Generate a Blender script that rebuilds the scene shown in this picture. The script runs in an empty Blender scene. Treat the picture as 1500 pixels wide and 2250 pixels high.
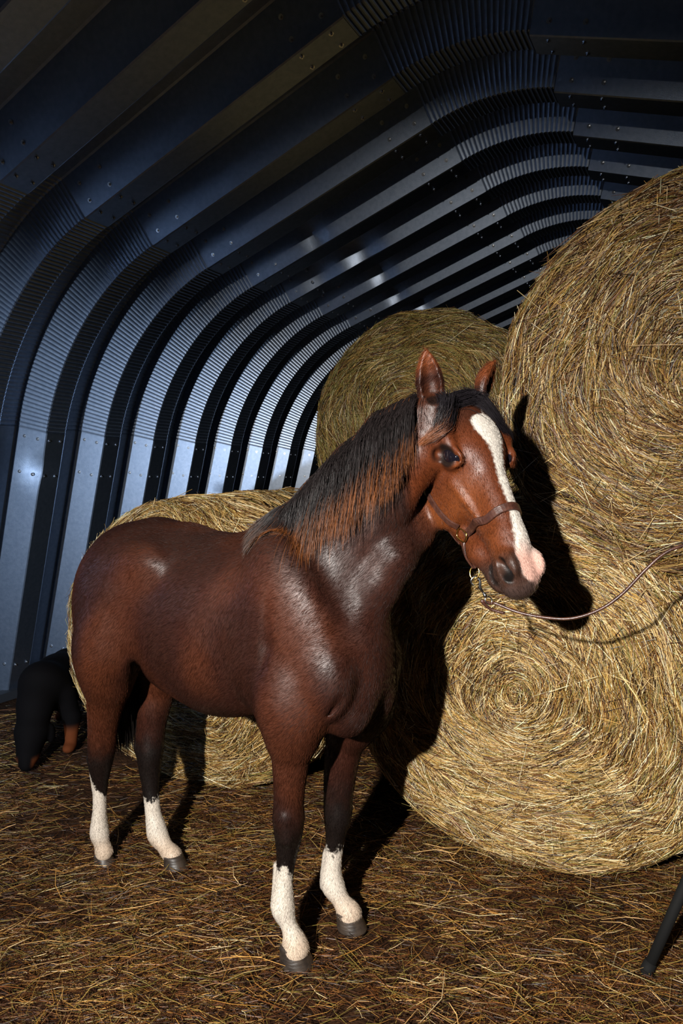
import bpy, math, random
import numpy as np
from mathutils import Vector

# ------------------------------------------------------------------ camera, light, exposure
rng = np.random.default_rng(11)
random.seed(5)
scene = bpy.context.scene
COL = scene.collection
CAM_H = 1.6
PITCH = math.atan(72 / 1500.0)
cam_d = bpy.data.cameras.new('camera')
cam = bpy.data.objects.new('camera', cam_d)
COL.objects.link(cam)
cam_d.sensor_fit = 'VERTICAL'
cam_d.sensor_height = 36.0
cam_d.sensor_width = 24.0
cam_d.lens = 24.0
cam_d.clip_start = 0.05
cam_d.clip_end = 60
cam.location = (0, 0, CAM_H)
cam.rotation_euler = (math.pi / 2 - PITCH, 0, 0)
scene.camera = cam

scene.view_settings.view_transform = 'Standard'
scene.view_settings.look = 'None'
scene.view_settings.gamma = 1.0
scene.view_settings.use_curve_mapping = False
scene.view_settings.exposure = 0.0
scene.cycles.max_bounces = 4
scene.cycles.use_denoising = True

world = bpy.data.worlds.new('world')
scene.world = world
world.use_nodes = True
world.node_tree.nodes['Background'].inputs[0].default_value = (0.5, 0.52, 0.6, 1)
world.node_tree.nodes['Background'].inputs[1].default_value = 0.010


def spot(name, loc, target, energy, color, size_deg, blend, radius):
    d = bpy.data.lights.new(name, 'SPOT')
    d.energy = energy
    d.color = color
    d.spot_size = math.radians(size_deg)
    d.spot_blend = blend
    d.shadow_soft_size = radius
    o = bpy.data.objects.new(name, d)
    COL.objects.link(o)
    o.location = loc
    o.rotation_euler = (Vector(target) - Vector(loc)).to_track_quat('-Z', 'Y').to_euler()
    return o


# the photographer's strobe on a stand left of the camera
spot('strobe_light', (-1.2, -1.1, 2.35), (0.30, 2.8, 0.78), 1500, (1.0, 0.96, 0.90), 70, 0.95, 0.045)
# added fill spot out of view, cool and low, to brighten the left wall
spot('added_wall_light', (-1.9, -0.6, 1.1), (-3.5, 6.0, 0.85), 1350, (0.64, 0.79, 1.0), 60, 1.0, 0.05)

# ------------------------------------------------------------------ helpers
YAW = math.radians(29.08)          # the barn's long axis, right of the view axis
AX = np.array([math.sin(YAW), math.cos(YAW), 0.0])
UX = np.array([math.cos(YAW), -math.sin(YAW), 0.0])


def bw(u, s, z=0.0):
    """barn coordinates (across, along, up) -> world"""
    u = np.asarray(u, float); s = np.asarray(s, float); z = np.asarray(z, float)
    return u[..., None] * UX + s[..., None] * AX + z[..., None] * np.array([0, 0, 1.0])


def node_mat(name, rough=0.6, metal=0.0, color=(0.5, 0.5, 0.5), spec=0.5):
    m = bpy.data.materials.new(name)
    m.use_nodes = True
    b = m.node_tree.nodes['Principled BSDF']
    b.inputs['Base Color'].default_value = (*color, 1)
    b.inputs['Roughness'].default_value = rough
    b.inputs['Metallic'].default_value = metal
    b.inputs['Specular IOR Level'].default_value = spec
    return m, m.node_tree, b


def add_bump(nt, b, scale, strength, dist=0.002, detail=3, vec_scale=None):
    tc = nt.nodes.new('ShaderNodeTexCoord')
    nz = nt.nodes.new('ShaderNodeTexNoise')
    nz.inputs['Scale'].default_value = scale
    nz.inputs['Detail'].default_value = detail
    src = tc.outputs['Object']
    if vec_scale:
        mp = nt.nodes.new('ShaderNodeMapping')
        mp.inputs['Scale'].default_value = vec_scale
        nt.links.new(src, mp.inputs[0]); src = mp.outputs[0]
    nt.links.new(src, nz.inputs['Vector'])
    bp = nt.nodes.new('ShaderNodeBump')
    bp.inputs['Strength'].default_value = strength
    bp.inputs['Distance'].default_value = dist
    nt.links.new(nz.outputs['Fac'], bp.inputs['Height'])
    nt.links.new(bp.outputs[0], b.inputs['Normal'])
    return nz


def noise_color(nt, b, scale, c0, c1, lo=0.35, hi=0.65, detail=4):
    tc = nt.nodes.new('ShaderNodeTexCoord')
    nz = nt.nodes.new('ShaderNodeTexNoise')
    nz.inputs['Scale'].default_value = scale
    nz.inputs['Detail'].default_value = detail
    nt.links.new(tc.outputs['Object'], nz.inputs['Vector'])
    cr = nt.nodes.new('ShaderNodeValToRGB')
    cr.color_ramp.elements[0].position = lo
    cr.color_ramp.elements[1].position = hi
    cr.color_ramp.elements[0].color = (*c0, 1)
    cr.color_ramp.elements[1].color = (*c1, 1)
    nt.links.new(nz.outputs['Fac'], cr.inputs[0])
    nt.links.new(cr.outputs[0], b.inputs['Base Color'])


def attr_color(nt, b, name='col'):
    a = nt.nodes.new('ShaderNodeAttribute')
    a.attribute_name = name
    nt.links.new(a.outputs['Color'], b.inputs['Base Color'])
    return a


def make_mesh(name, verts, faces, mat=None, parent=None, smooth=True, colors=None, matidx=None):
    """faces: (n,4) or (n,3) int array, or a list of lists"""
    me = bpy.data.meshes.new(name)
    verts = np.ascontiguousarray(verts, dtype=np.float32)
    if isinstance(faces, np.ndarray):
        n, k = faces.shape
        me.vertices.add(len(verts))
        me.vertices.foreach_set('co', verts.ravel())
        me.loops.add(n * k)
        me.loops.foreach_set('vertex_index', np.ascontiguousarray(faces, dtype=np.int32).ravel())
        me.polygons.add(n)
        me.polygons.foreach_set('loop_start', np.arange(0, n * k, k, dtype=np.int32))
        me.polygons.foreach_set('loop_total', np.full(n, k, dtype=np.int32))
        me.update(calc_edges=True)
        me.validate()
    else:
        me.from_pydata([tuple(map(float, v)) for v in verts], [], [list(f) for f in faces])
        me.update()
    me.polygons.foreach_set('use_smooth', np.full(len(me.polygons), smooth))
    if colors is not None:
        at = me.color_attributes.new('col', 'FLOAT_COLOR', 'POINT')
        c = np.ones((len(verts), 4), np.float32)
        c[:, :3] = colors
        at.data.foreach_set('color', c.ravel())
    o = bpy.data.objects.new(name, me)
    COL.objects.link(o)
    if mat:
        me.materials.append(mat)
    if parent:
        o.parent = parent
    return o


def tag(o, label=None, cat=None, group=None, kind=None):
    if label: o['label'] = label
    if cat: o['category'] = cat
    if group: o['group'] = group
    if kind: o['kind'] = kind
    return o


def empty(name, loc=(0, 0, 0)):
    o = bpy.data.objects.new(name, None)
    COL.objects.link(o)
    o.location = loc
    o.empty_display_size = 0.1
    return o


def keep_world(child, parent):
    """parent a mesh given in world coordinates to an Empty standing elsewhere"""
    child.parent = parent
    child.location = -Vector(parent.location)
    return child


def strands(paths, rad, cols, nside=3):
    """paths (N,K,3), rad (N,K), cols (N,K,3) -> verts, faces, colors; thin 3-sided stalks"""
    N, K, _ = paths.shape
    tan = np.gradient(paths, axis=1)
    tan /= np.linalg.norm(tan, axis=2, keepdims=True) + 1e-9
    ref = rng.normal(size=(N, 1, 3))
    e1 = np.cross(tan, ref); e1 /= np.linalg.norm(e1, axis=2, keepdims=True) + 1e-9
    e2 = np.cross(tan, e1)
    ang = np.arange(nside) * 2 * np.pi / nside
    V = paths[:, :, None, :] + rad[:, :, None, None] * (e1[:, :, None, :] * np.cos(ang)[None, None, :, None] + e2[:, :, None, :] * np.sin(ang)[None, None, :, None])
    V = V.reshape(-1, 3)
    C = np.repeat(cols[:, :, None, :], nside, axis=2).reshape(-1, 3)
    idx = np.arange(N * K * nside).reshape(N, K, nside)
    a = idx[:, :-1, :]; b = np.roll(idx, -1, axis=2)[:, :-1, :]
    c = np.roll(idx, -1, axis=2)[:, 1:, :]; d = idx[:, 1:, :]
    F = np.stack([a, b, c, d], -1).reshape(-1, 4)
    return V, F, C


def tube(pts, r, n=10, closed=False, cap=True, up=None):
    """round tube through points; r scalar or list"""
    P = [Vector(p) for p in pts]
    K = len(P)
    r = [r] * K if np.isscalar(r) else r
    vs, fs = [], []
    e = None
    for i in range(K):
        if closed: t = (P[(i + 1) % K] - P[i - 1]).normalized()
        else: t = (P[min(i + 1, K - 1)] - P[max(i - 1, 0)]).normalized()
        if e is None:
            e = t.orthogonal().normalized() if up is None else (Vector(up) - t * t.dot(Vector(up))).normalized()
        else:
            e = (e - t * e.dot(t)).normalized()
        g = t.cross(e)
        for k in range(n):
            a = 2 * math.pi * k / n
            vs.append(P[i] + r[i] * (e * math.cos(a) + g * math.sin(a)))
    m = K if closed else K - 1
    for i in range(m):
        for k in range(n):
            j = (i + 1) % K
            fs.append([i * n + k, i * n + (k + 1) % n, j * n + (k + 1) % n, j * n + k])
    if cap and not closed:
        fs.append(list(range(n))[::-1]); fs.append([(K - 1) * n + k for k in range(n)])
    return [tuple(v) for v in vs], fs


def spline(pts, n):
    """Catmull-Rom through points"""
    P = np.array(pts, float)
    P = np.vstack([2 * P[0] - P[1], P, 2 * P[-1] - P[-2]])
    m = len(P) - 3
    out = []
    for t in np.linspace(0, m - 1e-6, n):
        i = int(t); f = t - i
        a, b, c, d = P[i:i + 4]
        out.append(0.5 * ((2 * b) + (-a + c) * f + (2 * a - 5 * b + 4 * c - d) * f * f + (-a + 3 * b - 3 * c + d) * f ** 3))
    return np.array(out)


def vnoise(p, seed=0):
    """cheap smooth noise built from sines, about -1..1"""
    p = np.asarray(p, float)
    r = np.random.default_rng(seed)
    s = 0
    for i in range(6):
        k = r.normal(size=3) * (1 + 0.35 * i); ph = r.uniform(0, 6.28)
        s = s + np.sin(p @ k + ph)
    return s / 3.0


# ------------------------------------------------------------------ materials
M = {}
m, nt, b = node_mat('galvanised_steel', rough=0.38, metal=1.0, color=(0.42, 0.50, 0.62))
noise_color(nt, b, 40, (0.32, 0.38, 0.48), (0.41, 0.47, 0.57), 0.3, 0.7, 6)
add_bump(nt, b, 320, 0.5, 0.001, 4)
M['steel'] = m
m, nt, b = node_mat('bolt_steel', rough=0.25, metal=1.0, color=(0.75, 0.76, 0.78)); M['bolt'] = m
m, nt, b = node_mat('dark_steel', rough=0.7, metal=0.3, color=(0.02, 0.02, 0.022)); M['dark_steel'] = m
m, nt, b = node_mat('packed_earth', rough=1.0, color=(0.05, 0.025, 0.012), spec=0.1)
noise_color(nt, b, 9, (0.016, 0.007, 0.003), (0.055, 0.025, 0.011), 0.3, 0.7, 8)
add_bump(nt, b, 60, 1.0, 0.02, 8)
M['earth'] = m
m, nt, b = node_mat('straw', rough=0.5, spec=0.45); attr_color(nt, b); M['straw'] = m
m, nt, b = node_mat('packed_hay', rough=1.0, color=(0.10, 0.055, 0.02), spec=0.1)
noise_color(nt, b, 60, (0.012, 0.006, 0.003), (0.06, 0.032, 0.012), 0.3, 0.7, 8)
add_bump(nt, b, 90, 1.0, 0.02, 8)
M['hay'] = m
m, nt, b = node_mat('hair', rough=0.38, spec=0.35); attr_color(nt, b); M['hair'] = m
m, nt, b = node_mat('coat_hair', rough=0.42, spec=0.15); attr_color(nt, b); M['coat_hair'] = m

# ------------------------------------------------------------------ the barn
UC = -1.117                       # ridge line
PITCH_R = 0.504
S0 = 3.115                        # a crest edge
LW = [(-4.545, 0.0), (-4.046, 1.913)]
A1 = (-3.034, 3.016)
A2 = (-1.449, 3.561)
A3 = (-0.785, 3.579)


def arc(p, q, t0, t1, n):
    """arc from p to q whose tangent turns from angle t0 to t1 (degrees)"""
    t0, t1 = math.radians(t0), math.radians(t1)
    ts = np.linspace(t0, t1, n)
    x = np.concatenate([[0], np.cumsum(np.cos((ts[:-1] + ts[1:]) / 2))])
    y = np.concatenate([[0], np.cumsum(np.sin((ts[:-1] + ts[1:]) / 2))])
    P = np.stack([x, y], 1)
    e = P[-1]; w = np.array(q) - np.array(p)
    sc = np.linalg.norm(w) / np.linalg.norm(e)
    a = math.atan2(w[1], w[0]) - math.atan2(e[1], e[0])
    R = np.array([[math.cos(a), -math.sin(a)], [math.sin(a), math.cos(a)]])
    return (P * sc) @ R.T + np.array(p)


def line(p, q, n):
    t = np.linspace(0, 1, n)[:, None]
    return np.array(p) * (1 - t) + np.array(q) * t


# each panel: (name, path points (u,z), crimped?, lift towards the inside)
def crimped(p, q, t0, t1, ncr):
    n = ncr * 4 + 1
    P = arc(p, q, t0, t1, n)
    ph = np.arange(n) % 4
    return P, np.where(ph == 2, -0.005, np.where(ph == 0, 0.0, -0.001))


mirror = lambda P: np.stack([2 * UC - P[:, 0], P[:, 1]], 1)
low = line(LW[0], LW[1], 36)
c1, k1 = crimped(LW[1], A1, 76, 19, 58)
roof = line(A1, A2, 38)
c2, k2 = crimped(A2, A3, 19, -17, 26)

DENTS = [  # across, along, up, radius, depth
    (-2.49, 4.09, 3.28, 0.07, -0.05), (-2.39, 4.60, 3.31, 0.12, -0.09), (-2.46, 5.09, 3.29, 0.08, -0.07),
    (-2.56, 5.60, 3.25, 0.07, -0.06), (-2.51, 6.10, 3.27, 0.07, -0.06), (-2.75, 4.62, 3.18, 0.14, -0.06),
    (-4.10, 3.08, 1.66, 0.09, -0.05), (-4.17, 5.09, 1.44, 0.06, -0.05)]


def panel_shell(name, path, crimp, s_from, s_to, lift, kind_label=None, flip=1):
    """sweep the trapezoid corrugation along the path; returns a mesh object"""
    # profile over one pitch: (ds, depth outwards) ; crest from 0..0.16, web, trough, web
    D = 0.19
    prof = [(0.0, 0.0), (0.008, -0.004), (0.15, -0.004), (0.158, 0.0)]
    w = 4
    for i in range(1, w + 1): prof.append((0.158 + 0.092 * i / w, D * i / w))
    prof += [(0.262, D + 0.004), (0.402, D + 0.004), (0.414, D)]
    for i in range(1, w): prof.append((0.414 + 0.09 * i / w, D * (1 - i / w)))
    prof = np.array(prof)
    rings = int(round((s_to - s_from) / PITCH_R))
    ss = np.concatenate([prof[:, 0] + s_from + j * PITCH_R for j in range(rings)] + [[s_from + rings * PITCH_R]])
    dd = np.concatenate([prof[:, 1] for j in range(rings)] + [[0.0]])
    P = path
    T = np.gradient(P, axis=0); T /= np.linalg.norm(T, axis=1, keepdims=True)
    Nrm = np.stack([-T[:, 1], T[:, 0]], 1) * flip      # outwards (left of travel)
    off = dd[None, :] - lift + (crimp[:, None] if crimp is not None else 0)
    U = P[:, 0][:, None] + Nrm[:, 0][:, None] * off
    Z = P[:, 1][:, None] + Nrm[:, 1][:, None] * off
    S = np.broadcast_to(ss[None, :], U.shape).copy()
    if crimp is None:
        for (du, ds, dz, dr, dep) in DENTS:
            d2 = (U - du) ** 2 + (S - ds) ** 2 + (Z - dz) ** 2
            g = np.exp(-d2 / (dr * dr)) * dep * 0.4
            S -= g * 1.0
            U += Nrm[:, 0][:, None] * -g * 0.6; Z += Nrm[:, 1][:, None] * -g * 0.6
    V = bw(U, S, Z).reshape(-1, 3)
    n, mm = U.shape
    idx = np.arange(n * mm).reshape(n, mm)
    F = np.stack([idx[:-1, :-1], idx[:-1, 1:], idx[1:, 1:], idx[1:, :-1]], -1).reshape(-1, 4)
    if flip < 0: F = F[:, ::-1]
    return V, F


SA, SB = S0 - 9 * PITCH_R, S0 + 23 * PITCH_R


def shell_object(name, parts):
    Vs, Fs, o = [], [], 0
    for V, F in parts:
        Vs.append(V); Fs.append(F + o); o += len(V)
    ob = make_mesh(name, np.vstack(Vs), np.vstack(Fs), M['steel'], smooth=False)
    ob.data.polygons.foreach_set('use_smooth', np.ones(len(ob.data.polygons), bool))
    ob.data.set_sharp_from_angle(angle=math.radians(14))
    tag(ob, kind='structure')
    return ob


wall_left = shell_object('wall_left', [panel_shell('', low, None, SA, SB, 0.004), panel_shell('', c1, k1, SA, SB, 0.0)])
wall_right = shell_object('wall_right', [panel_shell('', mirror(low), None, SA, SB, 0.004, flip=-1), panel_shell('', mirror(c1), k1, SA, SB, 0.0, flip=-1)])
ceiling = shell_object('ceiling', [panel_shell('', roof, None, SA, SB, 0.004), panel_shell('', c2, k2, SA, SB, 0.0),
                                   panel_shell('', mirror(roof), None, SA, SB, 0.004, flip=-1)])

# bolts: one bolt mesh, a copy for each bolt in view
def bolt_mesh():
    vs, fs = tube([(0, 0, 0), (0, 0, 0.004)], 0.0085, 6)
    v2, f2 = tube([(0, 0, 0.004), (0, 0, 0.010)], 0.0048, 6)
    v3, f3 = tube([(0, 0, -0.001), (0, 0, 0.0012)], 0.012, 10)
    k = len(vs); vs += v2; fs += [[i + k for i in f] for f in f2]
    k = len(vs); vs += v3; fs += [[i + k for i in f] for f in f3]
    me = bpy.data.meshes.new('bolt'); me.from_pydata(vs, [], fs); me.update(); me.materials.append(M['bolt'])
    return me


BM = bolt_mesh()
bolt_V = np.array([v.co[:] for v in BM.vertices])
bolt_F = [list(p.vertices) for p in BM.polygons]


def bolt_frames(p, tan, outward, s_crest):
    """bolt seats for one ring at path point p: two on the web facing the open end, two on the crest"""
    res = []
    nin = -outward
    for f in (0.25, 0.7):                     # web just before the crest edge
        s = s_crest - 0.09 * f; d = 0.19 * f
        pos = bw(p[0] + outward[0] * (d - 0.006), s - 0.001, p[1] + outward[1] * (d - 0.006))
        n = bw(nin[0] * 0.43, -0.9, nin[1] * 0.43)
        res.append((pos, n / np.linalg.norm(n)))
    for f in (0.035, 0.125):
        pos = bw(p[0] - outward[0] * 0.008, s_crest + f, p[1] - outward[1] * 0.008)
        n = bw(nin[0], 0.0, nin[1])
        res.append((pos, n / np.linalg.norm(n)))
    return res


def path_at(P, dist, from_end=False):
    Q = P[::-1] if from_end else P
    seg = np.linalg.norm(np.diff(Q, axis=0), axis=1); c = np.concatenate([[0], np.cumsum(seg)])
    i = min(np.searchsorted(c, dist) - 1, len(seg) - 1); i = max(i, 0)
    f = (dist - c[i]) / seg[i]
    p = Q[i] * (1 - f) + Q[i + 1] * f
    t = P[1] - P[0]; t = t / np.linalg.norm(t)
    return p, t, np.array([-t[1], t[0]])


def cam_px(p):
    x, y, z = p[0], p[1], p[2] - CAM_H
    c, s = math.cos(PITCH), math.sin(PITCH)
    yc = y * c - z * s; zc = y * s + z * c
    return (750 + 1500 * x / yc, 1125 - 1500 * zc / yc, yc) if yc > 0.1 else (-1, -1, -1)


def set_bolts(parent, seats_list):
    for side in seats_list:
        vis, rest = [], []
        for (pos, n) in side:
            x, y, d = cam_px(pos)
            (vis if (0 < x < 1500 and 0 < y < 2250 and d > 0) else rest).append((d, pos, n))
        vis.sort(key=lambda q: q[0])
        rest = [q for q in vis[96:]] + rest
        for d, pos, n in vis[:96]:
            o = bpy.data.objects.new('bolt', BM); COL.objects.link(o)
            o.location = pos; o.rotation_euler = Vector(n).to_track_quat('Z', 'Y').to_euler(); o.parent = parent
        Vs, Fs = [], []
        for d, pos, n in rest:
            R = np.array(Vector(n).to_track_quat('Z', 'Y').to_matrix())
            k = sum(len(v) for v in Vs)
            Vs.append(bolt_V @ R.T + pos); Fs += [[i + k for i in f] for f in bolt_F]
        if Vs:
            tag(make_mesh('bolt', np.vstack(Vs), Fs, M['bolt'], parent, smooth=False), kind='stuff')


crests = [S0 + j * PITCH_R for j in range(-8, 23)]
lw, rf, rw = [], [], []
for sc in crests:
    for dist in (0.05, 0.30):
        lw += bolt_frames(*path_at(low, dist, True), sc)
    for dist in (1.72,):
        lw += bolt_frames(*path_at(low, dist, True), sc)
    for dist in (0.08, 0.24): rf += bolt_frames(*path_at(roof, dist), sc)
    for dist in (0.08, 0.24): rf += bolt_frames(*path_at(roof, dist, True), sc)
    p, t, o_ = path_at(roof, 0.08, True); rf += bolt_frames(np.array([2 * UC - p[0], p[1]]), t, np.array([-o_[0], o_[1]]), sc)
    p, t, o_ = path_at(roof, 0.24, True); rf += bolt_frames(np.array([2 * UC - p[0], p[1]]), t, np.array([-o_[0], o_[1]]), sc)
set_bolts(wall_left, [lw])
set_bolts(ceiling, [rf])

# base angle along the foot of the left wall, far end wall and floor
v = [bw(*q) for q in [(-4.56, SA, 0), (-4.47, SA, 0), (-4.47, SA, 0.06), (-4.56, SA, 0.06), (-4.56, SB, 0), (-4.47, SB, 0), (-4.47, SB, 0.06), (-4.56, SB, 0.06)]]
bf = [[0, 1, 2, 3], [4, 7, 6, 5], [0, 4, 5, 1], [1, 5, 6, 2], [2, 6, 7, 3], [3, 7, 4, 0]]
tag(make_mesh('baseboard_left', np.array(v), bf, M['dark_steel'], smooth=False), kind='structure')
outl = np.vstack([low, c1[::6], roof, c2[::5], mirror(roof)[::-1], mirror(c1)[::-6], mirror(low)[::-1]])
V = np.vstack([bw(outl[:, 0], np.full(len(outl), SB), outl[:, 1]), bw(outl[:, 0], np.full(len(outl), SB + 0.05), outl[:, 1])])
n = len(outl)
fs = [list(range(n))[::-1], [n + i for i in range(n)]] + [[i, (i + 1) % n, n + (i + 1) % n, n + i] for i in range(n)]
tag(make_mesh('wall_back', V, fs, M['dark_steel'], smooth=False), kind='structure')
gx, gy = np.meshgrid(np.linspace(-5.2, 3.2, 169), np.linspace(-3.0, SB, 349))
gw = bw(gx, gy, 0 * gx)
gz = 0.008 * vnoise(gw * 5.0, 3) - 0.01
gw[..., 2] = gz
idx = np.arange(gx.size).reshape(gx.shape)
F = np.stack([idx[:-1, :-1], idx[:-1, 1:], idx[1:, 1:], idx[1:, :-1]], -1).reshape(-1, 4)
floor = tag(make_mesh('floor', gw.reshape(-1, 3), F, M['earth']), kind='structure')

# ------------------------------------------------------------------ hay
PAL = np.array([[0.52, 0.32, 0.09], [0.72, 0.52, 0.24], [0.38, 0.21, 0.05], [0.20, 0.085, 0.025], [0.09, 0.035, 0.012],
                [0.20, 0.18, 0.04], [0.34, 0.28, 0.08], [0.90, 0.78, 0.50], [0.03, 0.014, 0.007]])


def straw_cols(n, w):
    w = np.array(w, float); w /= w.sum()
    c = PAL[rng.choice(len(PAL), n, p=w)]
    return np.clip(c * rng.uniform(0.5, 1.35, (n, 1)), 0, 1)


def bale(u, s, zc, rx, rz, length, nface, nside, weights, label, seed, group='round hay bales stacked in the barn', spin=0.0, tilt=1.0, shade_gain=1.0):
    base = bw(u, s + length / 2, 0.0); base[2] = max(zc - rz, 0.0)
    root = empty('hay_bale', tuple(base))
    tag(root, label, 'hay bale', group)
    fil = 0.13                                   # shoulder radius

    def surf(t, th):
        """t 0..1 face centre to rim, 1..2 shoulder, 2..3 side, 3..4 back face ; returns world points"""
        t = np.asarray(t, float); th = np.asarray(th, float)
        rr = np.where(t < 1, t * (1 - fil / 0.78), 0.0); ds = np.zeros_like(rr)
        rr = np.where(t < 1, t * (1 - fil / 0.78), rr)
        q = np.clip(t - 1, 0, 1) * np.pi / 2
        rr = np.where(t >= 1, (1 - fil / 0.78) + (fil / 0.78) * np.sin(q), rr)
        ds = np.where(t < 1, 0.045 * (t ** 2) - 0.045, fil * (1 - np.cos(q)))
        ds = np.where(t >= 2, fil + (length - 2 * fil) * np.clip(t - 2, 0, 1), ds)
        ds = np.where(t >= 3, length - fil + fil * np.sin(np.clip(t - 3, 0, 1) * np.pi / 2), ds)
        rr = np.where(t >= 3, (1 - fil / 0.78) + (fil / 0.78) * np.cos(np.clip(t - 3, 0, 1) * np.pi / 2), rr)
        x = rr * np.cos(th); y = rr * np.sin(th)
        lump = 0.02 * vnoise(np.stack([x * 4, y * 4, ds * 3], -1), seed)
        swirl = 0.012 * np.sin(rr * 34 + th + 2 * vnoise(np.stack([x * 2, y * 2, ds], -1), seed + 1)) * (t < 1.2)
        k = 1 + np.where(t > 1.5, lump, 0)
        sag = 1 + 0.13 * np.clip(-y + 0.05, 0, 1)
        U = u + rx * x * k * sag; Z = zc + rz * y * np.where(y > 0, k, 1.0)
        S = s + ds + np.where(t < 1.5, lump + swirl, 0)
        return bw(U, S, np.maximum(Z, 0.004))

    tt = np.concatenate([np.linspace(0.02, 1, 20), np.linspace(1.12, 2, 8), np.linspace(2.1, 3, 10), np.linspace(3.15, 4, 6)])
    th = np.linspace(0, 2 * np.pi, 97)[:-1]
    T, TH = np.meshgrid(tt, th, indexing='ij')
    V = surf(T, TH)
    cen = V[..., :].mean(axis=(0, 1))
    V = V + (cen - V) * 0.018
    n, mm = T.shape
    idx = np.arange(n * mm).reshape(n, mm)
    nx = np.roll(idx, -1, axis=1)
    F = np.stack([idx[:-1], idx[1:], nx[1:], nx[:-1]], -1).reshape(-1, 4)
    fl = [list(f) for f in F] + [list(idx[0])[::-1], list(idx[-1])]
    body = make_mesh('bale_core', V.reshape(-1, 3), fl, M['hay'])
    keep_world(body, root)

    def field(nn, t0, t1, wt, lenr, radr, lay, messy):
        if t1 <= 1.0:
            t = np.sqrt(rng.uniform(t0 * t0, t1 * t1, nn))
        else:
            t = rng.uniform(t0, t1, nn)
        th = rng.uniform(0, 2 * np.pi, nn)
        c = surf(t, th)
        e = 1e-3
        pt = (surf(t + e, th) - c); pt /= np.linalg.norm(pt, axis=1, keepdims=True) + 1e-12
        pth = (surf(t, th + e) - c); pth /= np.linalg.norm(pth, axis=1, keepdims=True) + 1e-12
        nrm = np.cross(pth, pt); nrm /= np.linalg.norm(nrm, axis=1, keepdims=True) + 1e-12
        out = c - bw(u, s + length / 2, zc)
        nrm *= np.sign((nrm * out).sum(1, keepdims=True))
        # the stalks follow the winding, with the local wander of a wrapped bale
        wander = 0.45 * vnoise(c * 6, seed + 7)
        jit = rng.normal(0, 0.22, nn) + wander
        wild = rng.random(nn) < messy + 0.35 * np.clip(1 - t / 0.35, 0, 1)
        jit = np.where(wild, rng.uniform(-1.6, 1.6, nn), jit)
        L = rng.uniform(*lenr, nn) * np.where(t < 0.25, 0.5, 1.0)
        dt = pth * np.cos(jit)[:, None] + pt * np.sin(jit)[:, None]
        h = rng.random(nn) ** 1.6 * lay
        K = 3
        f = np.array([-0.5, 0.0, 0.5])
        rr = np.maximum(np.where(t < 1.2, t, 1.0) * 0.75, 0.06)
        bend = (L ** 2) / (8 * rr)
        tl = rng.normal(0, 0.045, nn) + np.where(wild, rng.normal(0, 0.08, nn), 0)
        inward = np.where((t < 1.2)[:, None], -pt, -nrm)
        ctr = c + nrm * h[:, None]
        paths = ctr[:, None, :] + dt[:, None, :] * (f[None, :, None] * L[:, None, None]) \
            + (inward[:, None, :] * (bend[:, None, None] * (f ** 2 * 4)[None, :, None])) * np.cos(jit)[:, None, None] ** 2 \
            + nrm[:, None, :] * (f[None, :, None] * (L * tl)[:, None, None])
        paths[..., 2] = np.maximum(paths[..., 2], 0.003)
        r = rng.uniform(*radr, nn)
        rad = r[:, None] * np.array([0.7, 1.0, 0.45])[None, :]
        cc = straw_cols(nn, wt) * shade_gain  # dims the stalk colour of the stacked bales in place of light falloff
        return paths, rad, np.repeat(cc[:, None, :], 3, axis=1)

    A = field(nface, 0.0, 1.0, weights, (0.05, 0.19), (0.0006, 0.0016), 0.022, 0.10)
    B = field(nside, 1.0, 2.0, weights, (0.05, 0.20), (0.0006, 0.0016), 0.022, 0.10)
    Cc = field(nside, 2.0, 3.0, weights, (0.06, 0.22), (0.0006, 0.0016), 0.030, 0.14)
    P = [np.concatenate(q) for q in zip(A, B, Cc)]
    Vv, Ff, C_ = strands(*P)
    st = make_mesh('straw_layer', Vv, Ff, M['straw'], smooth=False, colors=C_)
    tag(st, kind='stuff')
    keep_world(st, root)
    # loose stalks standing off the bale
    nn = max(40, nface // 220)
    A = field(nn, 0.05, 3.0, [1, 4, 1, 1, 0.3, 1, 1, 4, 0], (0.10, 0.26), (0.0012, 0.0024), 0.035, 0.75)
    Vv, Ff, C_ = strands(*A)
    ls = make_mesh('loose_stalk', Vv, Ff, M['straw'], smooth=False, colors=C_)
    tag(ls, kind='stuff')
    keep_world(ls, root)
    return root


W_GOLD = [5, 5, 4, 4, 4, 1.2, 1.8, 2.6, 4]
W_GREEN = [2.5, 1.0, 3, 3, 3, 5, 4, 0.5, 4]
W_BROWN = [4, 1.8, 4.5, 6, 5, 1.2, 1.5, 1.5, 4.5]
bale(-0.711, 2.76, 0.735, 0.775, 0.76, 1.20, 42000, 12000, W_GOLD, 'round hay bale on the ground right behind the horse, brightly lit below its muzzle', 21)
bale(-2.48, 2.68, 0.735, 0.885, 0.76, 1.22, 26000, 14000, W_GOLD, 'round hay bale on the ground behind the belly and hind legs of the horse', 33)
bale(-0.03, 2.72, 1.985, 0.76, 0.735, 1.20, 42000, 12000, W_BROWN, 'large round hay bale stacked high at the right edge, above the bottom bale', 45, shade_gain=0.78)
bale(-1.74, 4.10, 1.95, 0.77, 0.745, 1.20, 22000, 9000, W_GREEN, 'greenish round hay bale stacked behind the head and ears of the horse', 57, shade_gain=0.85)
bale(0.80, 2.80, 0.735, 0.70, 0.76, 1.20, 9000, 4000, W_BROWN, 'round hay bale on the ground at the right edge, under the high stacked bale', 63)
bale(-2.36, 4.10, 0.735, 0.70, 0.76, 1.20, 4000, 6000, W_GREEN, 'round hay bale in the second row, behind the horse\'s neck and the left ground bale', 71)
bale(-0.90, 4.10, 0.735, 0.68, 0.76, 1.20, 4000, 5000, W_GREEN, 'round hay bale in the second row, in the dark gap between the stacked bales', 83)

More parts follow.
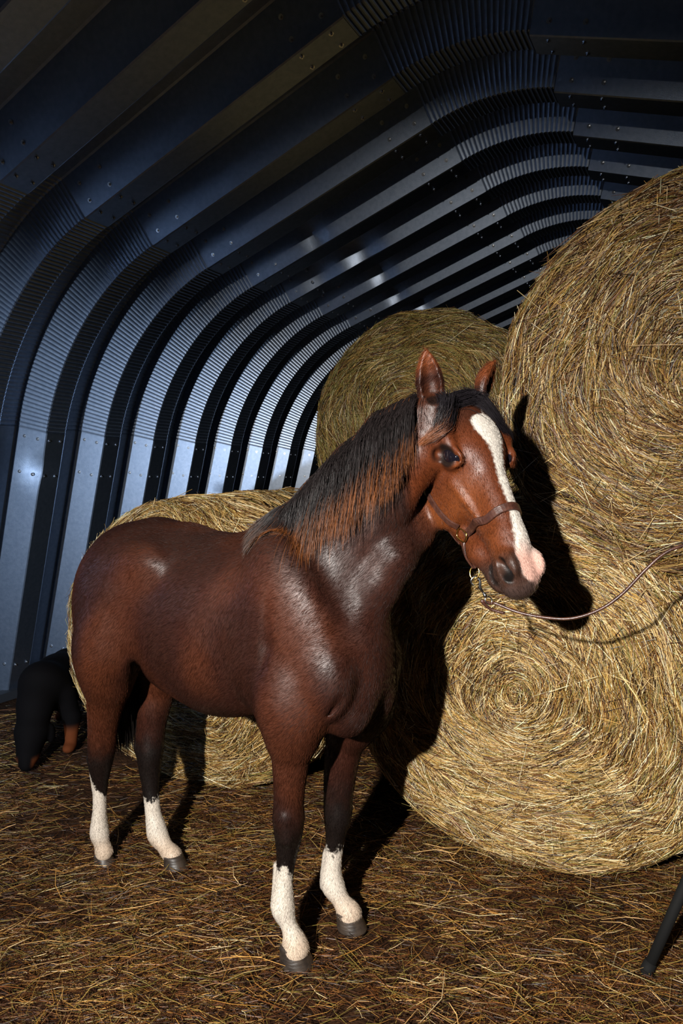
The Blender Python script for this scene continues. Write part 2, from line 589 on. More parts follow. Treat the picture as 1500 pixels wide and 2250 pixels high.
# loose straw over the floor
def floor_straw(n, wt, lenr, radr, zmax, tag_label, name, region, clump=0.0, group=None):
    X, Y = [], []
    x = rng.uniform(region[0], region[1], n * 5); y = rng.uniform(region[2], region[3], n * 5)
    pr = np.clip((2.0 / np.maximum(y, 1.0)) ** 1.5, 0, 1)
    cl = vnoise(np.stack([x * 3.2, y * 3.2, 0 * x], -1), 91)
    pr = pr * np.clip(0.65 + 0.5 * cl, 0.08, 1)
    keep = (rng.random(n * 5) < pr) & (x * UX[0] + y * UX[1] > -4.3)
    x, y, cl = x[keep][:n], y[keep][:n], cl[keep][:n]
    n = len(x)
    z = rng.random(n) ** 1.5 * zmax * np.clip(0.7 + 0.6 * cl, 0.2, 1.6) + 0.002
    a = rng.uniform(0, np.pi, n)
    a = np.where(rng.random(n) < 0.45, rng.normal(0.05, 0.45, n), a)
    L = rng.uniform(*lenr, n)
    tl = rng.normal(0, 0.11, n)
    d = np.stack([np.cos(a), np.sin(a), tl], -1)
    side = np.stack([-np.sin(a), np.cos(a), 0 * a], -1) * rng.normal(0, 0.12, n)[:, None]
    f = np.array([-0.5, 0, 0.5])
    c = np.stack([x, y, z + np.abs(tl) * L * 0.4], -1)
    P = c[:, None, :] + d[:, None, :] * (f[None, :, None] * L[:, None, None]) + side[:, None, :] * ((1 - 4 * f ** 2)[None, :, None] * L[:, None, None])
    r = rng.uniform(*radr, n)
    cc = straw_cols(n, wt)
    V, F, C_ = strands(P, r[:, None] * np.array([0.7, 1, 0.5])[None, :], np.repeat(cc[:, None, :], 3, 1) * np.array([0.85, 0.71, 0.58]))
    o = make_mesh(name, V, F, M['straw'], smooth=False, colors=C_)
    return tag(o, tag_label, 'straw', group, 'stuff')


floor_straw(130000, [0.8, 0.35, 1.5, 4, 6, 1.6, 1.0, 0.2, 6], (0.02, 0.10), (0.00045, 0.0012), 0.016,
            'trampled brown straw and chaff scattered over the barn floor', 'chaff', (-3.4, 2.6, 1.2, 6.0))
floor_straw(5200, [3, 2.5, 3, 2, 1, 3, 3, 1.6, 0.5], (0.06, 0.20), (0.0007, 0.0016), 0.030,
            'longer pale straw stalks lying loose on top of the trampled floor litter', 'loose_straw', (-3.0, 2.4, 1.25, 5.0))
# ------------------------------------------------------------------ soft-union modelling on a grid
class Field:
    """distance grid in a local frame; solids are merged into it smoothly"""
    def __init__(self, lo, hi, h):
        self.lo = np.array(lo, float); self.h = h
        self.n = np.ceil((np.array(hi) - self.lo) / h).astype(int) + 1
        self.g = np.full(self.n, 0.5, np.float32)
        self.ax = [np.arange(self.n[i], dtype=np.float32) * h + self.lo[i] for i in range(3)]

    def _slice(self, lo, hi):
        a = np.maximum(np.floor((lo - self.lo) / self.h).astype(int), 0)
        b = np.minimum(np.ceil((hi - self.lo) / self.h).astype(int) + 1, self.n)
        return a, b

    def _put(self, lo, hi, fn, k, carve):
        m = k + 0.02
        a, b = self._slice(lo - m, hi + m)
        if (b <= a).any(): return
        sl = tuple(slice(a[i], b[i]) for i in range(3))
        X = self.ax[0][sl[0]][:, None, None]; Y = self.ax[1][sl[1]][None, :, None]; Z = self.ax[2][sl[2]][None, None, :]
        d = fn(X, Y, Z)
        g = self.g[sl]
        if carve:
            d = -d
            hh = np.clip(0.5 - 0.5 * (g - d) / k, 0, 1)
            self.g[sl] = g * (1 - hh) + d * hh + k * hh * (1 - hh)
        else:
            hh = np.clip(0.5 + 0.5 * (g - d) / k, 0, 1)
            self.g[sl] = g * (1 - hh) + d * hh - k * hh * (1 - hh)

    def cone(self, p, q, r1, r2, k=0.03, ls=1.0, ldir=(0, 1, 0), carve=False):
        """round cone; ls>1 squeezes it along ldir"""
        p = np.array(p, float); q = np.array(q, float); L = np.array(ldir, float)
        ba = q - p
        R = max(r1, r2)
        sq = (ls - 1.0)
        bal = ba @ L
        ba2 = ba + sq * bal * L
        bb = float(ba2 @ ba2) + 1e-12

        def fn(X, Y, Z):
            x = X - p[0]; y = Y - p[1]; z = Z - p[2]
            if sq:
                dl = (x * L[0] + y * L[1] + z * L[2]) * sq
                x = x + dl * L[0]; y = y + dl * L[1]; z = z + dl * L[2]
            t = np.clip((x * ba2[0] + y * ba2[1] + z * ba2[2]) / bb, 0, 1)
            d = np.sqrt((x - t * ba2[0]) ** 2 + (y - t * ba2[1]) ** 2 + (z - t * ba2[2]) ** 2) - (r1 + (r2 - r1) * t)
            return (d / (1 + 0.4 * sq)).astype(np.float32)
        self._put(np.minimum(p, q) - R, np.maximum(p, q) + R, fn, k, carve)

    def chain(self, pts, rs, k=0.03, ls=1.0, ldir=(0, 1, 0), carve=False):
        for i in range(len(pts) - 1):
            self.cone(pts[i], pts[i + 1], rs[i], rs[i + 1], k, ls, ldir, carve)

    def ell(self, c, r, k=0.03, R=None, carve=False):
        """ellipsoid with radii r along the rows of R"""
        c = np.array(c, float); r = np.array(r, float)
        R = np.eye(3) if R is None else np.array(R, float)
        ext = np.sqrt(((R * r[:, None]) ** 2).sum(0))

        def fn(X, Y, Z):
            x = X - c[0]; y = Y - c[1]; z = Z - c[2]
            s = 0; s2 = 0
            for i in range(3):
                w = (x * R[i, 0] + y * R[i, 1] + z * R[i, 2]) / r[i]
                s = s + w * w; s2 = s2 + (w / r[i]) ** 2
            k0 = np.sqrt(s); k1 = np.sqrt(s2) + 1e-9
            return (k0 * (k0 - 1.0) / k1).astype(np.float32)
        self._put(c - ext, c + ext, fn, k, carve)

    def sample(self, P):
        q = (np.asarray(P, float) - self.lo) / self.h
        q = np.clip(q, 0, np.array(self.n) - 1.001)
        i = q.astype(int); f = q - i
        g = self.g
        out = 0
        for dx in (0, 1):
            for dy in (0, 1):
                for dz in (0, 1):
                    w = (f[..., 0] if dx else 1 - f[..., 0]) * (f[..., 1] if dy else 1 - f[..., 1]) * (f[..., 2] if dz else 1 - f[..., 2])
                    out = out + w * g[i[..., 0] + dx, i[..., 1] + dy, i[..., 2] + dz]
        return out

    def grad(self, P):
        e = self.h * 1.5
        G = np.stack([self.sample(P + np.eye(3)[i] * e) - self.sample(P - np.eye(3)[i] * e) for i in range(3)], -1)
        return G / (np.linalg.norm(G, axis=-1, keepdims=True) + 1e-9)

    def snap(self, P, off=0.0, it=12, only_out=False):
        P = np.array(P, float)
        for _ in range(it):
            d = self.sample(P) - off
            if only_out: d = np.minimum(d, 0)
            P = P - self.grad(P) * np.clip(d, -0.03, 0.03)[..., None] * 0.8
        return P

    def mesh(self):
        g = self.g
        ins = g < 0
        n = np.array(g.shape)
        # cells with a sign change
        c = np.zeros(n - 1, np.int8)
        for dx in (0, 1):
            for dy in (0, 1):
                for dz in (0, 1):
                    c += ins[dx:n[0] - 1 + dx, dy:n[1] - 1 + dy, dz:n[2] - 1 + dz]
        act = np.argwhere((c > 0) & (c < 8))
        del c
        corners = [(dx, dy, dz) for dx in (0, 1) for dy in (0, 1) for dz in (0, 1)]
        vals = {cn: g[act[:, 0] + cn[0], act[:, 1] + cn[1], act[:, 2] + cn[2]].astype(float) for cn in corners}
        acc = np.zeros((len(act), 3)); cnt = np.zeros(len(act))
        for a in corners:
            for ax_ in range(3):
                if a[ax_] == 0:
                    b = list(a); b[ax_] = 1; b = tuple(b)
                    va, vb = vals[a], vals[b]
                    m_ = (va < 0) != (vb < 0)
                    t = np.where(m_, va / np.where(m_, va - vb, 1), 0)
                    p = np.tile(np.array(a, float), (len(act), 1)); p[:, ax_] += t
                    acc += p * m_[:, None]; cnt += m_
        V = (act + acc / cnt[:, None]) * self.h + self.lo
        vid = np.full(n - 1, -1, np.int32)
        vid[act[:, 0], act[:, 1], act[:, 2]] = np.arange(len(act))
        F = []
        for ax_ in range(3):
            o1, o2 = [(1, 2), (2, 0), (0, 1)][ax_]
            s0 = [slice(1, -1)] * 3; s1 = [slice(1, -1)] * 3
            s0[ax_] = slice(0, n[ax_] - 1); s1[ax_] = slice(1, n[ax_])
            A = ins[tuple(s0)]; B = ins[tuple(s1)]
            E = np.argwhere(A != B)
            sg = A[E[:, 0], E[:, 1], E[:, 2]]
            E = E + 1; E[:, ax_] -= 1
            q = []
            for (u_, v_) in ((0, 0), (1, 0), (1, 1), (0, 1)):
                t = E.copy(); t[:, o1] -= u_; t[:, o2] -= v_
                q.append(vid[t[:, 0], t[:, 1], t[:, 2]])
            q = np.stack(q, 1)
            q = np.where(sg[:, None], q, q[:, ::-1])
            F.append(q)
        return V, np.vstack(F)


def relax(V, F, it=2, lam=0.5):
    n = len(V)
    for _ in range(it):
        S = np.zeros_like(V); C = np.zeros(n)
        for i in range(4):
            a = F[:, i]; b = F[:, (i + 1) % 4]
            for k in range(3):
                S[:, k] += np.bincount(a, V[b, k], n) + np.bincount(b, V[a, k], n)
            C += np.bincount(a, minlength=n) + np.bincount(b, minlength=n)
        V = V + lam * (S / np.maximum(C, 1)[:, None] - V)
    return V


# ------------------------------------------------------------------ the horse
HF = np.array([0.843, -0.538, 0.0]); HF /= np.linalg.norm(HF)
HL = np.array([-HF[1], HF[0], 0.0])
HO = np.array([-0.087, 2.284, 0.0])


def h2w(P):
    P = np.asarray(P, float)
    return HO + P[..., 0:1] * HF + P[..., 1:2] * HL + P[..., 2:3] * np.array([0, 0, 1.0])


def w2h(P):
    D = np.asarray(P, float) - HO
    return np.stack([D @ HF, D @ HL, D[..., 2]], -1)


def hp(px, py, l):
    """a landmark of the horse seen along one line of sight, at lateral distance l from its spine plane"""
    c, s = math.cos(PITCH), math.sin(PITCH)
    x = (px - 750) / 1500.0; z = -(py - 1125) / 1500.0
    d = np.array([x, c + z * s, -s + z * c]); o = np.array([0, 0, CAM_H])
    t = (l - (o - HO) @ HL) / (d @ HL)
    return w2h(o + t * d)


Fh = Field((-1.50, -0.42, -0.03), (0.86, 0.42, 2.10), 0.0055)

# trunk
Fh.chain([(-0.14, 0, 1.105), (-0.42, 0, 1.062), (-0.57, 0, 1.085), (-0.76, 0, 1.175)], [0.315, 0.321, 0.305, 0.215], 0.05, 1.42)
Fh.chain([(-0.46, 0, 1.245), (-0.30, 0, 1.275), (-0.17, 0, 1.355), (-0.04, 0, 1.385)], [0.07, 0.07, 0.068, 0.075], 0.09)
Fh.chain([(-0.46, 0, 1.28), (-0.60, 0, 1.315), (-0.76, 0, 1.335), (-0.92, 0, 1.315), (-1.06, 0, 1.26)], [0.08, 0.085, 0.085, 0.08, 0.05], 0.09)
for s_ in (-1, 1):
    Fh.ell((-0.80, s_ * 0.115, 1.18), (0.235, 0.135, 0.225), 0.09)             # rump
    Fh.ell((-0.955, s_ * 0.105, 1.04), (0.125, 0.110, 0.24), 0.08)            # buttock
    Fh.ell((-0.63, s_ * 0.175, 1.30), (0.08, 0.04, 0.05), 0.09)             # point of hip
    Fh.ell((-0.84, s_ * 0.150, 1.05), (0.13, 0.10, 0.19), 0.08)              # thigh
    # shoulder, chest
    Fh.ell((0.02, s_ * 0.15, 1.13), (0.15, 0.085, 0.30), 0.07, [[0.93, 0, 0.36], [0, 1, 0], [-0.36, 0, 0.93]])
    Fh.ell((0.135, s_ * 0.155, 0.98), (0.105, 0.075, 0.125), 0.035)
    Fh.ell((-0.03, s_ * 0.145, 0.95), (0.14, 0.08, 0.18), 0.07)               # triceps
    Fh.ell((0.17, s_ * 0.075, 0.90), (0.085, 0.075, 0.11), 0.022)             # pectoral
Fh.ell((0.05, 0, 1.03), (0.21, 0.18, 0.26), 0.07)
Fh.ell((0.145, 0, 1.04), (0.13, 0.13, 0.19), 0.05)
# shoulder grooves that catch the light
for pts, r, k in (([hp(655, 1240, -.215), hp(690, 1340, -.24), hp(730, 1430, -.25), hp(775, 1475, -.22)], 0.016, 0.035),
                  ([hp(800, 1480, -.2), hp(755, 1540, -.2), hp(700, 1582, -.17)], 0.012, 0.022),
                  ([hp(715, 1250, -.20), hp(760, 1350, -.20), hp(800, 1430, -.16)], 0.014, 0.030),
                  ([hp(578, 1300, -.245), hp(577, 1420, -.25), hp(575, 1540, -.22)], 0.012, 0.03)):
    Fh.chain(pts, [0.001] + [r] * (len(pts) - 2) + [0.001], k, carve=True)

# neck
NB, NM, NT = np.array([0.03, 0.0, 1.29]), np.array([0.165, 0.02, 1.505]), np.array([0.335, 0.045, 1.68])
Fh.chain([NB, NM, NT], [0.215, 0.150, 0.100], 0.06, 1.8)
Fh.chain([(-0.10, 0, 1.44), (0.02, 0, 1.52), (0.13, 0.01, 1.635), (0.25, 0.02, 1.745), (0.37, 0.04, 1.81)], [0.055, 0.045, 0.042, 0.042, 0.045], 0.06)
Fh.chain([hp(798, 1340, 0), hp(832, 1282, 0.01), hp(868, 1226, 0.03), hp(914, 1165, 0.12), hp(945, 1110, 0.17)], [0.078, 0.064, 0.058, 0.052, 0.050], 0.05)


# legs: (px, py, lateral, radius m)
def leg(rows, k=0.02, ls=1.0):
    pts = [hp(x, y, l) for x, y, l, r in rows]
    Q = spline([list(p) + [q[3]] for p, q in zip(pts, rows)], 4 * len(rows))
    for i in range(len(Q) - 1):
        Fh.cone(Q[i, :3], Q[i + 1, :3], Q[i, 3], Q[i + 1, 3], 0.06 if i < 5 else 0.035 if i < 9 else k * 0.6, ls)
    return pts


RF = leg([(640, 1500, -.150, .090), (645, 1570, -.155, .084), (641, 1630, -.150, .066), (637, 1700, -.140, .051), (634, 1765, -.132, .044),
          (634, 1800, -.128, .047), (633, 1840, -.125, .039), (629, 1885, -.122, .028), (624, 1935, -.122, .0245), (622, 1972, -.122, .030),
          (622, 1996, -.121, .034), (634, 2032, -.119, .021), (645, 2062, -.118, .029), (650, 2086, -.118, .044)])
Fh.chain([hp(626, 1795, -.165), hp(630, 1845, -.16)], [.022, .02], .015)
Fh.chain([hp(608, 1900, -.118), hp(606, 1985, -.118)], [.011, .015], .014)
LF = leg([(800, 1510, .13, .09), (790, 1560, .13, .080), (763, 1610, .13, .066), (752, 1660, .13, .058), (746, 1710, .13, .051),
          (743, 1752, .13, .047), (742, 1790, .13, .045), (738, 1830, .13, .033), (733, 1875, .13, .027), (729, 1920, .13, .031),
          (732, 1946, .13, .036), (749, 1978, .13, .025), (762, 1999, .13, .032), (768, 2010, .13, .041)])
Fh.chain([hp(716, 1870, .13), hp(712, 1945, .13)], [.012, .016], .014)
RH = leg([(262, 1370, -.135, .115), (240, 1440, -.145, .108), (238, 1500, -.13, .086), (231, 1555, -.11, .064), (226, 1600, -.10, .053),
          (224, 1640, -.092, .050), (221, 1675, -.088, .043), (220, 1715, -.085, .029), (219, 1770, -.082, .0235), (218, 1808, -.08, .028),
          (219, 1832, -.078, .033), (225, 1857, -.075, .024), (229, 1874, -.074, .034)])
Fh.chain([hp(208, 1600, -.10), hp(206, 1665, -.09), hp(210, 1730, -.084)], [.022, .024, .014], .016)
LH = leg([(395, 1380, .14, .125), (372, 1440, .14, .10), (352, 1495, .13, .074), (340, 1550, .11, .062), (333, 1590, .10, .055),
          (330, 1640, .09, .052), (329, 1680, .085, .043), (331, 1730, .08, .031), (336, 1785, .075, .028), (342, 1815, .07, .033),
          (347, 1835, .07, .036), (364, 1862, .068, .026), (380, 1881, .066, .036)])
Fh.chain([hp(311, 1570, .105), hp(309, 1640, .09), hp(316, 1700, .085)], [.022, .026, .016], .016)
# flank fold and thigh groove
Fh.chain([hp(308, 1455, -.13), hp(322, 1520, -.05)], [0.03, 0.05], 0.04, carve=True)

# head, in its own frame: x down the face, n out of the forehead, r to the horse's right
HS = 1.045
AZ = math.radians(26)
hf = np.array([math.sin(AZ), -math.cos(AZ), 0]); hr = np.array([hf[1], -hf[0], 0])
tiltA = math.radians(31)
hA = hf * math.sin(tiltA) - np.array([0, 0, math.cos(tiltA)])
hN = hf * math.cos(tiltA) + np.array([0, 0, math.sin(tiltA)])
P0 = np.array([(1034 - 750) / 1500 * 2.13, 2.13, CAM_H + (1053 - 868) / 1500 * 2.13])


def k2w(p):
    p = np.asarray(p, float) * HS * np.array([1, 1, 1.20])
    return P0 + p[..., 0:1] * hA + p[..., 1:2] * hN + p[..., 2:3] * hr


def kh(*p): return w2h(k2w(np.array(p, float)))


def rot_h(v):
    return np.array([v @ HF, v @ HL, v[2]])


RHead = np.array([rot_h(hA), rot_h(hN), rot_h(hr)])
LD = rot_h(hr)


def hc(p, q, r1, r2, k=0.02, ls=1.0, carve=False): Fh.cone(kh(*p), kh(*q), r1 * HS, r2 * HS, k, ls, LD, carve)


def tw(ax_, ang):
    """head-frame axes turned by ang degrees about head axis ax_"""
    a = math.radians(ang); c, s = math.cos(a), math.sin(a)
    T = {0: [[1, 0, 0], [0, c, s], [0, -s, c]], 1: [[c, 0, s], [0, 1, 0], [-s, 0, c]], 2: [[c, s, 0], [-s, c, 0], [0, 0, 1]]}[ax_]
    return np.array(T) @ RHead


def he(c, r, k=0.02, R=None, carve=False): Fh.ell(kh(*c), np.array(r) * HS, k, RHead if R is None else R, carve)


# neck-to-head joint
Fh.cone(w2h(k2w((0.09, -0.17, 0))), NT, 0.075, 0.09, 0.04, 1.5, LD)
hc((0.03, -0.075, 0), (0.16, -0.085, 0), 0.070, 0.085, 0.03)
he((0.13, -0.055, 0), (0.12, 0.050, 0.088), 0.03)
hc((0.14, -0.062, 0), (0.47, -0.048, 0), 0.058, 0.036, 0.03)
hc((0.22, -0.12, 0), (0.46, -0.085, 0), 0.078, 0.050, 0.03, 1.25)
hc((0.44, -0.075, 0), (0.545, -0.082, 0), 0.052, 0.054, 0.02)
he((0.575, -0.088, 0), (0.038, 0.048, 0.050), 0.02)
he((0.525, -0.150, 0), (0.050, 0.030, 0.036), 0.016)
he((0.20, -0.135, 0), (0.15, 0.10, 0.088), 0.03)
hc((0.26, -0.25, 0), (0.43, -0.190, 0), 0.045, 0.034, 0.04, 0.9)
hc((0.43, -0.19, 0), (0.52, -0.150, 0), 0.034, 0.028, 0.03, 0.9)
for s_ in (1, -1):
    he((0.190, -0.208, s_ * 0.044), (0.135, 0.112, 0.036), 0.03)
    he((0.130, -0.052, s_ * 0.084), (0.045, 0.026, 0.024), 0.018)                 # brow
    he((0.175, -0.072, s_ * 0.078), (0.042, 0.036, 0.024), 0.016)                 # orbit
    he((0.075, -0.060, s_ * 0.076), (0.028, 0.022, 0.016), 0.020, carve=True)     # temple hollow
    hc((0.235, -0.118, s_ * 0.066), (0.36, -0.100, s_ * 0.044), 0.010, 0.007, 0.02)   # facial crest
    hc((0.245, -0.075, s_ * 0.092), (0.36, -0.07, s_ * 0.075), 0.010, 0.010, 0.025, carve=True)
    he((0.530, -0.056, s_ * 0.038), (0.042, 0.038, 0.018), 0.020)                 # nostril flare
    he((0.540, -0.062, s_ * 0.054), (0.045, 0.019, 0.032), 0.007, tw(2, 18), True)
    he((0.508, -0.044, s_ * 0.056), (0.014, 0.020, 0.014), 0.008, None, True)
    hc((0.592, -0.132, s_ * 0.012), (0.515, -0.128, s_ * 0.056), 0.0055, 0.005, 0.010, carve=True)   # mouth line
    hc((0.515, -0.128, s_ * 0.056), (0.475, -0.120, s_ * 0.062), 0.005, 0.003, 0.010, carve=True)
    he((0.176, -0.066, s_ * 0.102), (0.042, 0.025, 0.022), 0.006, tw(2, 42), True)  # eye opening
def lid(sgn, w, hgt, r, s_):
    P = []
    for th in np.linspace(0.0, math.pi, 9):
        e1, e2 = w * math.cos(th), sgn * hgt * math.sin(th)
        P.append(kh(0.176 + 0.743 * e1 - 0.669 * e2, -0.066 + 0.669 * e1 + 0.743 * e2, s_ * (0.0755 + 0.010 * math.sin(th))))
    Fh.chain(P, [r * (0.6 + 0.4 * math.sin(th)) for th in np.linspace(0.0, math.pi, 9)], 0.008)


for s_ in (1, -1):
    lid(1, 0.048, 0.030, 0.0075, s_)
    lid(-1, 0.048, 0.028, 0.0060, s_)
mp_ = Fh.snap(np.array([kh(.605, -.135, 0), kh(.592, -.142, .028), kh(.565, -.146, .045), kh(.53, -.143, .055), kh(.49, -.134, .06)]), 0, 8)
Fh.chain(mp_, [.006, .006, .006, .005, .002], .008, carve=True)
MOUTH = mp_


# ears
def ear(base, tip, width, face, s_):
    """leaf-shaped ear from base to tip (world), opening towards face"""
    b = np.array(base); t = np.array(tip); ax_ = t - b; Ln = np.linalg.norm(ax_); ax_ /= Ln
    f = np.array(face, float); f = f - ax_ * (f @ ax_); f /= np.linalg.norm(f)
    w = np.cross(ax_, f)
    prof = [(0.0, .75), (0.15, .80), (0.32, .97), (0.48, 1.0), (0.64, .86), (0.80, .58), (0.92, .28), (1.0, .06)]
    back = 0.012
    for i in range(len(prof) - 1):
        t0, w0 = prof[i]; t1, w1 = prof[i + 1]
        c0 = b + ax_ * Ln * t0 - f * back * math.sin(t0 * 3.1); c1_ = b + ax_ * Ln * t1 - f * back * math.sin(t1 * 3.1)
        Fh.cone(w2h(c0), w2h(c1_), w0 * width, w1 * width, 0.008, 1.25, rot_h(f))
    for i in range(1, len(prof) - 2):
        t0, w0 = prof[i]; t1, w1 = prof[i + 1]
        EARC.append((b + ax_ * Ln * (t0 + t1) / 2 + f * width * 0.62, w0 * width * 0.80))
        o0 = b + ax_ * Ln * t0 + f * (width * 0.50); o1 = b + ax_ * Ln * t1 + f * (width * 0.50 * w1)
        Fh.cone(w2h(o0), w2h(o1), w0 * width * 0.78, w1 * width * 0.70, 0.005, 1.0, rot_h(f), carve=True)


def wp(px, py, Y):
    return np.array([(px - 750) / 1500 * Y, Y, CAM_H + (1053 - py) / 1500 * Y])


EARC = []
ear(wp(952, 905, 2.09), wp(934, 770, 2.06), 0.040, (-0.05, -1, 0.0), 1)
ear(wp(1058, 878, 2.21), wp(1087, 795, 2.22), 0.034, (0.95, -0.45, 0.1), -1)
Fh.chain([w2h(wp(952, 940, 2.10)), w2h(wp(952, 900, 2.09))], [0.045, 0.034], 0.03)

Vh, Fq = Fh.mesh()
Vh = relax(Vh, Fq, 3, 0.5)
VW = h2w(Vh)


# ---- coat colouring (true markings of the animal: dark points, white socks, blaze), plus painted cavity shade
def sstep(a, b, x):
    t = np.clip((x - a) / (b - a), 0, 1); return t * t * (3 - 2 * t)


def mix(c, d, t): return c * (1 - t[:, None]) + np.array(d) * t[:, None]


nz = vnoise(Vh * 9, 5); nf = vnoise(Vh * 160, 6); nmid = vnoise(Vh * 40, 8)
a_, l_, z_ = Vh[:, 0], Vh[:, 1], Vh[:, 2]
BAY = (0.031, 0.0098, 0.0062)
RED = (0.085, 0.024, 0.010)
DKB = (0.022, 0.008, 0.005)
BLK = (0.006, 0.0045, 0.004)
WHT = (0.62, 0.55, 0.47)
C = np.tile(np.array(BAY), (len(Vh), 1))
C = mix(C, RED, 0.55 * sstep(-0.2, 1.0, nz))
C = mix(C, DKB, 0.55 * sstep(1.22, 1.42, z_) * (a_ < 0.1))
C = mix(C, DKB, 0.5 * sstep(0.1, -0.9, nz))
C = mix(C, RED, 0.6 * sstep(0.96, 0.88, z_) * sstep(-0.72, -0.85, a_) * sstep(0.58, 0.72, z_))
CR = np.array([hp(632, 1140, 0.0), hp(700, 1088, 0.005), hp(760, 1030, 0.01), hp(830, 960, 0.02), hp(905, 902, 0.04), hp(930, 886, 0.045)])
cd = np.full(len(Vh), 9.0)
for i in range(len(CR) - 1):
    ba = CR[i + 1] - CR[i]; tq = np.clip(((Vh - CR[i]) @ ba) / (ba @ ba), 0, 1)
    cd = np.minimum(cd, np.linalg.norm(Vh - CR[i] - tq[:, None] * ba, axis=1))
C = mix(C, BLK, 0.9 * sstep(0.06, 0.04, cd))
# black points down the legs
isleg = z_ < 0.80
bk_f = sstep(0.62, 0.40, z_ + 0.03 * nmid * 0.4) * (a_ > -0.45)
bk_h = sstep(0.58, 0.44, z_ + 0.03 * nmid * 0.4) * (a_ <= -0.45)
C = mix(C, BLK, 0.93 * np.maximum(bk_f, bk_h))
# socks: slanting, ragged upper edges
rag = 0.012 * nf + 0.010 * nmid
def sock(mask, z0, slope):
    global C
    t = sstep(0.004, -0.004, z_ - (z0 + slope + rag)) * mask
    C = mix(C, WHT, t)
    low_ = sstep(0.14, 0.07, z_) * t
    C = mix(C, (0.50, 0.33, 0.20), 0.5 * low_)
def yz(px, py, l): return hp(px, py, l)
def side_coord(q): return (VW[:, 0] - h2w(q)[0])
q = yz(628, 1905, -.12); mk = (a_ > -0.3) & (l_ < 0.0)
sock(mk, q[2], -0.55 * side_coord(q) + 0.02 * np.cos(side_coord(q) * 120))
q = yz(733, 1862, .13); mk = (a_ > -0.3) & (l_ >= 0.0)
sock(mk, q[2], 0.9 * np.abs(side_coord(q)) - 0.012)
q = yz(219, 1728, -.085); mk = (a_ < -0.88) & (l_ < 0.03)
sock(mk, q[2], -1.4 * side_coord(q))
q = yz(331, 1752, .08); mk = (a_ < -0.5) & (~((a_ < -0.88) & (l_ < 0.03)))
sock(mk, q[2], 0.4 * np.abs(side_coord(q)) - 0.005)
# head colours
D = (VW - P0) / HS
hx, hn, hrr = D @ hA, D @ hN, D @ hr / 1.20
tq = np.clip((hx - 0.06) / 0.46, 0, 1)
dq = np.sqrt((hx - 0.06 - 0.46 * tq) ** 2 + (hn + 0.115 - 0.03 * tq) ** 2 + (hrr * 0.9) ** 2)
inhead = sstep(0.19, 0.15, dq) * (z_ > 1.0) * sstep(-0.335, -0.310, hn)
C = mix(C, (0.10, 0.024, 0.007), 0.8 * inhead)
C = mix(C, (0.20, 0.055, 0.012), 0.6 * inhead * sstep(0.02, 0.07, np.abs(hrr)) * sstep(0.24, 0.36, hx + 0.05 * nz))
C = mix(C, DKB, inhead * 0.7 * sstep(0.16, 0.06, hx))
C = mix(C, (0.03, 0.018, 0.014), inhead * 0.85 * sstep(0.455, 0.53, hx + 0.02 * nz - 0.10 * (hn + 0.07)))
C = mix(C, BLK, inhead * 0.95 * sstep(0.040, 0.027, np.sqrt(((hx - 0.176) / 1.15) ** 2 + (hn + 0.066) ** 2 + (np.abs(hrr) - 0.10) ** 2)))
# blaze: wide star on the forehead, narrowing, over the nose and down to the pink muzzle
bc = np.interp(hx, [0.06, 0.12, 0.2, 0.3, 0.40, 0.50, 0.60], [-0.014, -0.013, -0.012, -0.008, -0.010, -0.012, -0.008])
bwid = np.interp(hx, [0.066, 0.074, 0.095, 0.135, 0.18, 0.26, 0.33, 0.40, 0.46, 0.52, 0.565, 0.60], [0.0, 0.028, 0.046, 0.042, 0.022, 0.013, 0.014, 0.020, 0.028, 0.036, 0.03, 0.0])
tb = sstep(0.004, -0.004, np.abs(hrr - bc) - bwid + 0.0018 * nf + 0.002 * nmid) * (hn > -0.085) * inhead
C = mix(C, (0.60, 0.55, 0.49), tb)
pink = inhead * tb * sstep(0.44, 0.52, hx + 0.012 * nz)
C = mix(C, (0.52, 0.27, 0.21), 0.85 * pink)
C = mix(C, (0.05, 0.03, 0.025), inhead * sstep(0.572, 0.60, hx + 0.008 * nmid))
for q in np.linspace(0, 1, 14):
    mq = h2w(np.array([np.interp(q * 4, range(5), MOUTH[:, k_]) for k_ in range(3)]))
    C = mix(C, BLK, 0.8 * sstep(0.011, 0.006, np.linalg.norm(VW - mq, axis=1)))
# shade of the nostril and ear hollows, painted in as black
ns = np.minimum(np.sqrt(((hx - 0.540) / 1.4) ** 2 + (hn + 0.062) ** 2 * 3 + (np.abs(hrr) - 0.054) ** 2), 1)
C = mix(C, BLK, inhead * sstep(0.036, 0.026, ns))
C = mix(C, (0.17, 0.045, 0.014), sstep(-0.04, -0.08, hx) * (hn > -0.2) * 0.8 * (VW[:, 0] > 0.2))

for ec, er in EARC:
    C = mix(C, BLK, 0.85 * sstep(er * 1.05, er * 0.75, np.linalg.norm(VW - ec, axis=1)))

